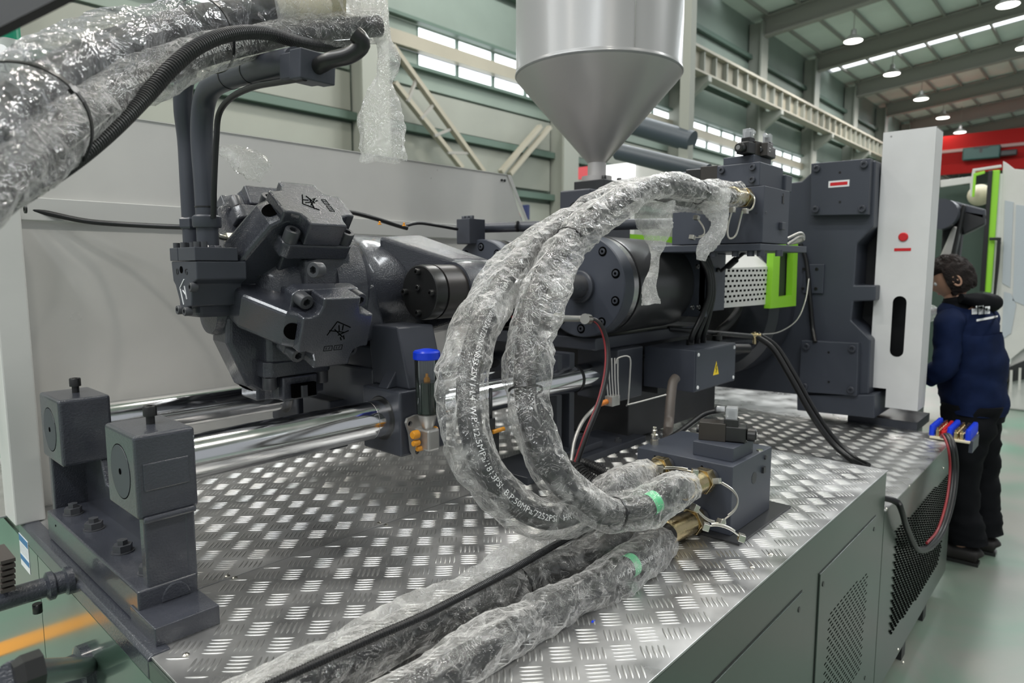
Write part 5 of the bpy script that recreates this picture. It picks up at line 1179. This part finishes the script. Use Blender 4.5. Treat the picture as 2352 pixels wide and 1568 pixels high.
# ================================================================== neighbouring white and green machine
wm = thing('neighbour_machine', 'white and lime green machine enclosure at the right edge behind the person', 'machine', (9.1, .5, 0))
XN = 9.0
pn = lambda x, y: (lambda q: (q.y, q.z))(P(x, y, X=XN))
def npl(poly, mm, name, x=XN, t=.05, bev=.004): return B().prism([(P(*q, X=x).y, P(*q, X=x).z) for q in poly], (x, 0, 0), (0, 1, 0), (0, 0, 1), (1, 0, 0), t).obj(name, mm, wm, bev)
npl([(2160, 414), (2230, 405), (2230, 420), (2160, 430)], M['white'], 'cross_bar')
npl([(2228, 420), (2234, 388), (2300, 378), (2300, 384), (2240, 393), (2236, 452), (2228, 452)], M['white'], 'frame_tube', XN-.05, .03)
npl([(2236, 398), (2262, 392), (2262, 398), (2242, 404), (2238, 452), (2232, 452)], M['lime'], 'green_tube', XN-.06, .02)
npl([(2270, 392), (2280, 391), (2262, 670), (2250, 668)], M['black'], 'black_seal', XN-.08, .04)
npl([(2280, 391), (2296, 390), (2276, 672), (2260, 670)], M['lime'], 'green_post', XN-.06, .06)
npl([(2290, 400), (2304, 398), (2290, 700), (2274, 700)], M['column'], 'grey_jamb', XN-.02, .05)
npl([(2304, 370), (2312, 374), (2330, 388), (2470, 400), (2440, 790), (2352, 800), (2306, 838), (2290, 700)], M['white'], 'door_sheet', XN-.02, .04)
gm = mat('pale_window_film', (.42, .46, .50), .35)
for poly in ([(2308, 460), (2328, 464), (2320, 660), (2302, 650)], [(2334, 470), (2420, 480), (2400, 720), (2326, 690)], [(2306, 670), (2322, 674), (2334, 700), (2322, 765), (2300, 780)]): npl(poly, gm, 'door_window', XN-.03, .01, 0)
npl([(2272, 545), (2299, 545), (2299, 550), (2296, 600), (2286, 690), (2280, 690), (2290, 552), (2272, 552)], M['black'], 'handle', XN-.12, .03)
npl([(2300, 850), (2420, 800), (2420, 860), (2300, 880)], M['dark'], 'under_frame', XN, .5)
npl([(2308, 880), (2420, 870), (2420, 925), (2308, 925)], M['slate'], 'base_rail', XN+.1, .4)
for k, (x, y) in enumerate(((2320, 850), (2340, 845))): npl([(x, y), (x+6, y), (x+4, y+50), (x-2, y+50)], M['guard'], 'leg_strut', XN-.04, .02, 0)
d0, d1 = P(2306, 838, X=XN), P(2440, 400, X=XN)
B().box((XN+.06, d1.y, .0), (XN+2.4, d0.y-.05, d1.z-.15)).obj('enclosure_body', M['white'], wm, .02)
npl([(2312, 925), (2420, 925), (2420, 936), (2312, 934)], M['black'], 'plinth', XN+.15, .3, 0)
lamp_ = thing('work_lamp', 'round pale work lamp inside the neighbouring machine', 'lamp', tuple(P(2250, 448, X=9.2)))
B().ball(P(2250, 448, X=9.2), .12).obj('lamp_globe', M['cream'], lamp_)
# ================================================================== terminal block at deck corner
tb = thing('water_distributor', 'distributor block with blue, gold and red fittings on the far deck corner', 'distributor', (3.72, .5, .76))
ct = P(2195, 1035, X=3.70)
B().box((3.60, .44, .765), (3.86, .60, .775)).obj('tray', M['cream'], tb, .002)
B().box((3.62, .43, .72), (3.80, .445, .775)).obj('bracket_plate', SF, tb)
cols_ = ['blue', 'brass', 'red', 'blue', 'brass', 'brass', 'blue']
for k, cn in enumerate(cols_):
    y = .595-.024*k
    for j in range(7):
        x = 3.63+.033*j
        B().lathe((x, y, .775), (0, 0, 1), [(0, .0105), (.028, .0105), (.03, .007), (.042, .007)] if cn != 'blue' else [(0, .012), (.04, .012), (.05, .009)], 10).obj({'blue': 'blue_cap', 'brass': 'gold_fitting', 'red': 'red_cap'}[cn], M[cn], tb)
hose('terminal_hose', 'black cable pair from the tee falling over the lower deck, left strand', 'cable', [P(1737, 772, d=2.9), P(1775, 800, d=2.88), P(1815, 865, d=2.85), P(1860, 945, d=2.83), P(1905, 1010, d=2.82), P(1953, 1054, Z=.775), P(1985, 1072, Z=.772)], .012, M['cable'], group='twin cables across the lower deck')
hose('terminal_hose', 'black cable pair from the tee falling over the lower deck, right strand', 'cable', [P(1740, 766, d=2.9), P(1784, 796, d=2.90), P(1826, 862, d=2.87), P(1871, 942, d=2.85), P(1915, 1005, d=2.84), P(1962, 1050, Z=.775), P(1995, 1068, Z=.772)], .010, M['cable'], group='twin cables across the lower deck')
te = thing('brass_tee', 'small brass tee fitting at the end of the thin dark tube', 'fitting', tuple(P(1735, 770, d=2.9)))
B().cyl(P(1724, 771, d=2.9), P(1746, 770, d=2.9), .012, 12).obj('tee_body', M['brass'], te); B().cyl(P(1733, 762, d=2.9), P(1733, 790, d=2.9), .008, 12).obj('tee_branch', M['brass'], te)
hose('thin_wire', 'thin grey wire arcing from the brass tee up along the platen', 'wire', [P(1745, 768, d=3.0), P(1790, 762, d=3.1), P(1830, 735, d=3.2), P(1850, 690, d=3.25), P(1858, 640, d=3.3)], .003, M['silver'])
hose('black_cable', 'black cable running down the platen from the bent silver tube', 'cable', [P(1838, 560, X=3.58), P(1852, 600, X=3.587), P(1860, 680, X=3.575), P(1866, 750, X=3.585), P(1872, 785, X=3.54)], .011, M['cable'])
sgx = V(0, -1, 0)
for k, (mm, r, lab) in enumerate((('cable', .010, 'thick black hose hanging in a loop over the vented side panel, outer run'), ('cable', .009, 'black hose hanging in a loop over the vented side panel, inner run'), (None, .005, 'thin dark red hose hanging beside the black loop on the vented panel'))):
    dd = V(.012*k, -.012*k, 0); o = 7*k
    pts = [V(2.46, .54, .79)+dd*.5, V(2.50, .505, .775)+dd*.5, P(2068-o*.3, 1165, Y=.49)+dd*.3, P(2085-o*.3, 1215, Y=.485), P(2108-o*.2, 1262-k*3, Y=.48), P(2140-o*.8, 1255-k*4, Y=.47), P(2168-o, 1215, Y=.46), P(2188-o, 1150, Y=.455), P(2196-o, 1080, Y=.46), P(2192-o, 1030, Y=.47), P(2180-o, 1000, Y=.50), P(2168-o*.5, 1003, Y=.53)]
    if k == 2: pts = pts[5:]
    hose('hanging_hose', lab, 'hose', pts, r, M[mm] if mm else bpy.data.materials['dark_red_stripe'], st=.012)
# ================================================================== large background pipes behind the hopper
for i, (p0, p1, r, lab) in enumerate(((P(1420, 348, d=3.9), P(1625, 398, d=3.5), .048, 'thick blue-grey pipe passing behind the hopper neck'), (P(1400, 270, d=6.8), P(1590, 325, d=6.3), .10, 'fat grey pipe higher up behind the hopper cone'))):
    m_ = mat('blue_grey_pipe', (.05, .065, .08), .45) if i == 0 else bpy.data.materials['blue_grey_pipe']
    t = thing('large_pipe', lab, 'pipe', tuple(p0)); B().cyl(p0, p1, r, 28).obj('pipe_run', m_, t)
    c = p0.lerp(p1, .93); zb = .76 if c.y < 2.75 and c.x < 4.8 else 0
    B().box((c.x-.05, c.y-.05, zb), (c.x+.05, c.y+.05, c.z+(0 if i == 0 else 1.6))).obj('support_post', SF if i == 0 else colm, t)
bg = thing('bright_banner', 'white and pink banner seen behind the neck of the hopper', 'banner', tuple(P(1400, 400, d=9)))
B().box(P(1390, 420, X=7.0), P(1458, 372, X=7.02)+V(.02, 0, 0)).obj('white_sheet', mat('glowing_banner_white', (.9, .9, .9), .5, emit=((1, 1, 1), .8)), bg)  # white sheet glows on its own, its brightness is put into the material
B().box(P(1328, 412, X=7.0), P(1352, 382, X=7.02)+V(.02, 0, 0)).obj('pink_sheet', mat('banner_pink', (.8, .12, .14), .5), bg)
for px_ in (1395, 1452): q = P(px_, 420, X=7.01); B().box((7.0, q.y-.02, 0), (7.04, q.y+.02, q.z)).obj('stand_leg', M['white'], bg)
B().box(P(1458, 424, X=7.05), P(1530, 372, X=7.07)+V(.02, 0, 0)).obj('grey_cabinet', M['white'], bg)
B().box(P(1184, 500, X=6.0), P(1196, 466, X=6.02)+V(.02, 0, 0)).obj('pink_sheet', bpy.data.materials['banner_pink'], bg)
B().box(P(1196, 505, X=6.0), P(1214, 470, X=6.02)+V(.02, 0, 0)).obj('blue_strip', mat('dark_blue_strip', (.03, .04, .12), .5), bg)
# ================================================================== left edge objects
fl = thing('filter_cup', 'translucent filter cup with green cap at the upper left corner', 'filter', tuple(P(25, 120, d=1.9)))
q = P(24, 175, d=1.9); r_ = 26*1.9/CF
B().lathe(q, (0, 0, 1), [(0, r_*.8), (.005, r_*1.0), (.07, r_*1.02), (.098, r_)], 32).obj('cup', mat('pale_cup', (.42, .45, .43), .3), fl)
B().lathe(q+V(0, 0, .098), (0, 0, 1), [(0, r_*1.0), (.05, r_*.98), (.053, r_*.9)], 24, smooth=False).obj('green_cap', mat('teal_green_cap', (.0, .22, .12), .3), fl)
B().lathe(q-V(0, 0, .04), (0, 0, 1), [(0, r_*.6), (.03, r_*1.05), (.04, r_*1.05)], 24).obj('clamp_ring', M['silver'], fl)
B().prism([(.022*math.cos(a), .014*math.sin(a)) for a in [2*math.pi*k/20 for k in range(20)]], q+V(0, 0, .06)-_f*(r_+.003), CR, CU, _f, .0008).obj('oval_label', M['whitep'], fl)
db = thing('dark_beam', 'blurred black beam cutting across the top left corner', 'beam', tuple(P(40, 20, d=.62)))
B().prism([((P(*q, d=.62)-P(0, 0, d=.62)).dot(CR), (P(*q, d=.62)-P(0, 0, d=.62)).dot(CU)) for q in ((-120, -90), (300, -90), (125, 0), (0, 62), (-120, 120))], P(0, 0, d=.62), CR, CU, _f, .012).obj('beam_body', M['black'], db)
# pipe stub leaving the end panel and its flange
sp = thing('drain_pipe', 'dark grey pipe with a flange leaving the green end panel at the lower left', 'pipe', (.372, 1.55, .66))
c1 = P(165, 1330, X=.372); dx = V(-1, .0, 0)
B().lathe(c1, dx, [(0, .030), (.012, .030), (.016, .024), (.03, .024), (.035, .030), (.045, .030), (.05, .021), (.30, .021)], 36).obj('pipe_body', M['cast'], sp)
q = c1+dx*.065+V(0, 0, -.03); B().cyl(q, q+V(0, 0, -.02), .009, 10).obj('drain_plug', M['black'], sp)
bp = thing('lower_flange', 'blurred dark flange with a shiny black nut at the bottom left corner', 'flange', (.372, 1.5, .5))
c2 = P(205, 1530, X=.372); B().lathe(c2, dx, [(0, .05), (.018, .05), (.024, .036), (.06, .034), (.07, .028)], 36).obj('flange_body', M['cast'], bp)
c3 = P(30, 1555, d=.80); B().lathe(c3+dx*-.03, dx, [(0, .022), (.02, .022), (.03, .018)], 6, smooth=False).obj('black_nut', M['black'], bp)
B().cyl(c2, c3, .02, 20).obj('neck', M['cast'], bp)
hx = thing('cooler_fins', 'stack of dark cooler fins at the left edge below the deck', 'cooler', tuple(P(8, 1320, d=1.3)))
for k in range(6):
    c = P(6, 1272+k*13, d=1.35); B().obox(c, V(1, 0, 0), V(0, 1, 0), V(0, 0, 1), .012, .05, .0035).obj('fin', mat('fin_brown', (.06, .05, .045), .5) if k == 0 else bpy.data.materials['fin_brown'], hx)
# ================================================================== the person
def loft(path, radii, side, n=28, closed=True, wr=0, seed=0):
    """elliptic rings (r_side, r_front) along a path"""
    pts = spline(path, 6); m_ = len(pts); F = frames(pts); vs = []; side = Vector(side)
    for i, p in enumerate(pts):
        u = i/(m_-1)*(len(radii)-1); k = min(int(u), len(radii)-2); f_ = u-k; f_ = f_*f_*(3-2*f_)
        a_, b_ = (radii[k][j]*(1-f_)+radii[k+1][j]*f_ for j in (0, 1)); t = F[i][2]
        x = (side-t*side.dot(t)).normalized(); y = t.cross(x)
        for j in range(n):
            a = 2*math.pi*j/n; d = x*math.cos(a)*a_+y*math.sin(a)*b_; q = p+d
            if wr: q = q+d.normalized()*wr*(noise.noise(V(q.x*9+seed, q.y*9, q.z*16))+.5*(1-abs(noise.noise(V(q.x*14, q.y*14+seed, q.z*22))*3)))
            vs.append(q)
    fs = [(i*n+j, i*n+(j+1) % n, (i+1)*n+(j+1) % n, (i+1)*n+j) for i in range(m_-1) for j in range(n)]
    if closed: fs += [tuple(range(n))[::-1], tuple((m_-1)*n+j for j in range(n))]
    b = B(); b.add(vs, fs, True); return b
skin = mat('skin', (.44, .25, .17), .5); navy = mat('navy_fleece', (.006, .012, .040), .85, bump=.3, bscale=80, var=.2, vscale=12, spec=.1)
blk = mat('black_cloth', (.006, .0065, .008), .8, bump=.3, bscale=60, spec=.1); hairm = mat('dark_brown_hair', (.014, .009, .008), .7, spec=.25, bump=.9, bscale=140, bdist=.006, var=.4, vscale=40)
PX = 4.25
Hd = P(2186, 640, X=PX); Nk = P(2203, 700, X=PX); Ch = P(2222, 770, X=PX); Wa = P(2232, 850, X=PX); Pe = P(2236, 930, X=PX)
SL, SR = P(2180, 742, X=4.07), P(2262, 738, X=4.42)
EL_, ER_ = P(2172, 840, X=4.00), P(2190, 838, X=4.50)
HL_, HR_ = P(2128, 872, X=4.05), P(2120, 868, X=4.40)
KL, KR = P(2206, 1090, X=4.15), P(2256, 1080, X=4.36)
AL, AR = V(4.14, .50, .09), V(4.36, .45, .09)
HipL, HipR = Pe+V(-.09, 0, -.03), Pe+V(.09, 0, -.03)
pr_ = thing('person', 'person in navy jacket and black trousers bending over the machine, back to the camera', 'person', (4.25, .48, 0))
# continuous body grown with a skin modifier
jo = [Pe, Wa, Ch, Nk, Hd-V(0, 0, .05), SL, EL_, HL_, SR, ER_, HR_, HipL, KL, AL, AL+V(0, .13, -.06), HipR, KR, AR, AR+V(0, .13, -.06)]
ed = [(0, 1), (1, 2), (2, 3), (3, 4), (2, 5), (5, 6), (6, 7), (2, 8), (8, 9), (9, 10), (0, 11), (11, 12), (12, 13), (13, 14), (0, 15), (15, 16), (16, 17), (17, 18)]
rad = [.13, .12, .13, .055, .06, .06, .042, .028, .06, .042, .028, .085, .055, .038, .03, .085, .055, .038, .03]
jn = list(jo); fing = []
for hp_, el in ((7, 6), (10, 9)):
    w_ = jo[hp_]; d_ = (w_-jo[el]).normalized(); sd = V(1, 0, 0)*(1 if hp_ == 7 else -1); up = sd.cross(d_)
    kp = len(jn); jn.append(w_+d_*.07); rad.append(.022); ed.append((hp_, kp))
    for q_ in range(4):
        ln_ = (.036, .042, .039, .030)[q_]; o_ = (q_-1.5)*.019; k1 = len(jn)
        jn += [w_+d_*.09+up*o_, w_+d_*(.09+ln_)+up*o_*1.1+V(0, 0, -.006), w_+d_*(.09+ln_*1.6)+up*o_*1.1+V(0, 0, -.03)]; rad += [.010, .0085, .007]; ed += [(kp, k1), (k1, k1+1), (k1+1, k1+2)]
    k1 = len(jn); jn += [w_+d_*.04+sd*.032, w_+d_*.075+sd*.045]; rad += [.011, .008]; ed += [(hp_, k1), (k1, k1+1)]
me = bpy.data.meshes.new('body'); bs = base(pr_); me.from_pydata([tuple(v-bs) for v in jn], ed, []); me.materials.append(skin)
bo = bpy.data.objects.new('body', me); COL.objects.link(bo); bo.parent = pr_
sk = bo.modifiers.new('skin', 'SKIN'); sk.use_smooth_shade = True
for i, v in enumerate(me.skin_vertices[0].data): v.radius = (rad[i], rad[i]); v.use_root = (i == 0)
sb_ = bo.modifiers.new('sub', 'SUBSURF'); sb_.levels = 1; sb_.render_levels = 2
# head: facing +Y, bowed; profile seen from the left side
fw = (V(-.25, .86, -.42)).normalized(); rt_ = fw.cross(V(0, 0, 1)).normalized(); up_ = rt_.cross(fw)
hb_ = B(); n, m_ = 36, 26
for i in range(m_+1):
    t = math.pi*i/m_; cz = math.cos(t); sz = math.sin(t)
    for k in range(n):
        a = 2*math.pi*k/n; x = sz*math.cos(a); y = sz*math.sin(a); X_, Y_, Z_ = x*.074, y*.094, cz*.112
        if cz < -.2: X_ *= 1-.30*(-cz-.2); Y_ = Y_*(1-.22*(-cz-.2))+.012*(-cz-.2)
        if y > .6:
            Y_ += .020*math.exp(-((x/.18)**2))*math.exp(-(((cz+.12)/.16)**2))      # nose
            Y_ -= .008*math.exp(-(((abs(x)-.34)/.15)**2))*math.exp(-(((cz-.05)/.10)**2))  # eye sockets
            Y_ += .006*math.exp(-((x/.3)**2))*math.exp(-(((cz+.45)/.08)**2))       # lips
            Y_ += .008*math.exp(-((x/.3)**2))*math.exp(-(((cz+.78)/.12)**2))       # chin
        hb_.v.append(Hd+rt_*X_+fw*Y_+up_*Z_)
for i in range(m_):
    for k in range(n): hb_.f.append((i*n+k, (i+1)*n+k, (i+1)*n+(k+1) % n, i*n+(k+1) % n)); hb_.sm.append(True)
head = hb_.obj('head', skin, pr_)
for sg in (-1, 1):
    ec = Hd+rt_*sg*.074+fw*-.008+up_*-.012
    b = B(); 
    b.tube([ec+fw*(.017*math.cos(a))+up_*(.028*math.sin(a))+rt_*sg*.008 for a in [2*math.pi*k/16 for k in range(17)]], .006, 8); b.ball(ec, .014, 12, 8, (1, 1, 1)); b.obj('ear', skin, head)
    B().ball(Hd+rt_*sg*.030+fw*.078+up_*.006, .011, 12, 8).obj('eye', M['whitep'], head)
B().tube([Hd+rt_*x*.02+fw*(.087-.004*x*x)+up_*-.052 for x in (-1, -.5, 0, .5, 1)], .004, 8).obj('mouth', mat('lips', (.30, .10, .09), .5), head)
# hair: rough cap over skull, thick at the crown
b = B(); n, m_ = 56, 30
for i in range(m_+1):
    t = math.pi*.72*i/m_
    for k in range(n):
        a = 2*math.pi*k/n; x, y, z_ = math.sin(t)*math.cos(a), math.sin(t)*math.sin(a), math.cos(t)
        r_ = 1.14+.10*noise.noise(V(x*5, y*5, z_*5))+.10*(1-abs(noise.noise(V(x*13, y*13, z_*9)))*3)*.5
        if y > .35 and z_ < .45: r_ = .90
        b.v.append(Hd+rt_*x*.076*r_+fw*(y*.096*r_)+up_*(z_*.114*r_+.002))
for i in range(m_):
    for k in range(n): b.f.append((i*n+k, (i+1)*n+k, (i+1)*n+(k+1) % n, i*n+(k+1) % n)); b.sm.append(True)
b.obj('hair', hairm, pr_)
jk = loft([Nk+V(0, .0, .015), Nk+V(0, 0, -.04), Ch+V(0, 0, .045), Ch, Wa+V(0, 0, .05), Wa+V(0, 0, -.05), Pe+V(0, 0, .02), Pe+V(0, 0, -.03)], [(.065, .07), (.12, .095), (.185, .13), (.205, .145), (.20, .150), (.195, .150), (.195, .152), (.185, .145)], (1, 0, 0), 40, True, .010, 3)
jo_ = jk.obj('jacket', navy, pr_)
for s_, (a_, e_, h_) in enumerate(((SL, EL_, HL_), (SR, ER_, HR_))):
    loft([a_+(Ch-a_)*.35+V(0, 0, .02), a_, a_.lerp(e_, .5), e_, e_.lerp(h_, .5), h_-(h_-e_)*.06], [(.06, .06), (.068, .068), (.064, .062), (.056, .056), (.055, .055), (.042, .042)], (1, 0, 0), 24, True, .009, 7+s_).obj('sleeve', navy, jo_)
loft([Pe+V(0, 0, .03), Pe+V(0, 0, -.02), Pe+V(0, 0, -.07)], [(.188, .147), (.186, .146), (.178, .140)], (1, 0, 0), 36).obj('waistband', blk, pr_)
tr = blk
for a_, k_, f_, nm in ((HipL, KL, AL, 'trouser_leg'), (HipR, KR, AR, 'trouser_leg')):
    loft([a_+V(0, 0, .05), a_+V(0, 0, -.06), a_.lerp(k_, .5), k_, k_.lerp(f_, .5), f_+V(0, 0, .10), f_+V(0, -.01, .02)], [(.10, .13), (.105, .12), (.092, .10), (.075, .082), (.074, .082), (.082, .09), (.076, .09)], (1, 0, 0), 28, True, .012, 11).obj(nm, blk, pr_)
shoe = mat('dark_shoe', (.010, .008, .007), .6)
for f_ in (AL, AR):
    loft([V(f_.x, f_.y-.075, .045), V(f_.x, f_.y-.06, .05), V(f_.x, f_.y+.03, .055), V(f_.x, f_.y+.12, .04), V(f_.x, f_.y+.18, .034), V(f_.x, f_.y+.198, .03)], [(.02, .02), (.042, .045), (.045, .052), (.05, .038), (.04, .028), (.012, .012)], (1, 0, 0), 24).obj('shoe', shoe, pr_)
    B().prism([(-.034, -.075), (.034, -.075), (.042, .10), (.025, .195), (-.025, .195), (-.042, .10)], (f_.x, f_.y, .001), (1, 0, 0), (0, 1, 0), (0, 0, 1), .018).obj('sole', M['black'], pr_)
# hood lying on the upper back, facing the camera (-Y)
hc = Nk+V(.03, -.04, .030)
loft([hc+V(-.13, .02, .01), hc+V(-.08, -.05, .0), hc+V(.03, -.09, -.02), hc+V(.13, -.06, -.035), hc+V(.17, .0, -.03)], [(.025, .03), (.038, .042), (.042, .05), (.045, .05), (.026, .028)], (0, 0, 1), 24, True, .01, 5).obj('hood', blk, jo_)
loft([Nk+V(0, 0, -.03), Nk+V(0, .005, .02), Nk+V(0, .01, .045)], [(.095, .085), (.078, .075), (.066, .066)], (1, 0, 0), 28).obj('hood_collar', blk, jo_)
# print on the back, projected onto the jacket
prm = M['whitep']
from mathutils.bvhtree import BVHTree
bv = BVHTree.FromPolygons([tuple(v) for v in jk.v], jk.f)
def onback(px0, px1, py0, py1, sk_, name):
    b = B(); nu, nv = 12, 6; ok = True; vs = []
    for i in range(nu+1):
        for j in range(nv+1):
            u = i/nu; v_ = j/nv; d = ray(px0+(px1-px0)*u, py0+(py1-py0)*v_+sk_*u)
            hit = bv.ray_cast(CO, d.normalized())[0]; 
            vs.append((hit if hit is not None else CO+d*3.3)-d.normalized()*.004)
    b.add(vs, [(i*(nv+1)+j, (i+1)*(nv+1)+j, (i+1)*(nv+1)+j+1, i*(nv+1)+j+1) for i in range(nu) for j in range(nv)], True); b.obj(name, prm, jo_)
onback(2232, 2245, 703, 722, -1, 'back_print'); onback(2247, 2259, 702, 722, -1, 'back_print'); onback(2261, 2274, 704, 721, -1, 'back_print'); onback(2243, 2292, 733, 738, -9, 'back_print')
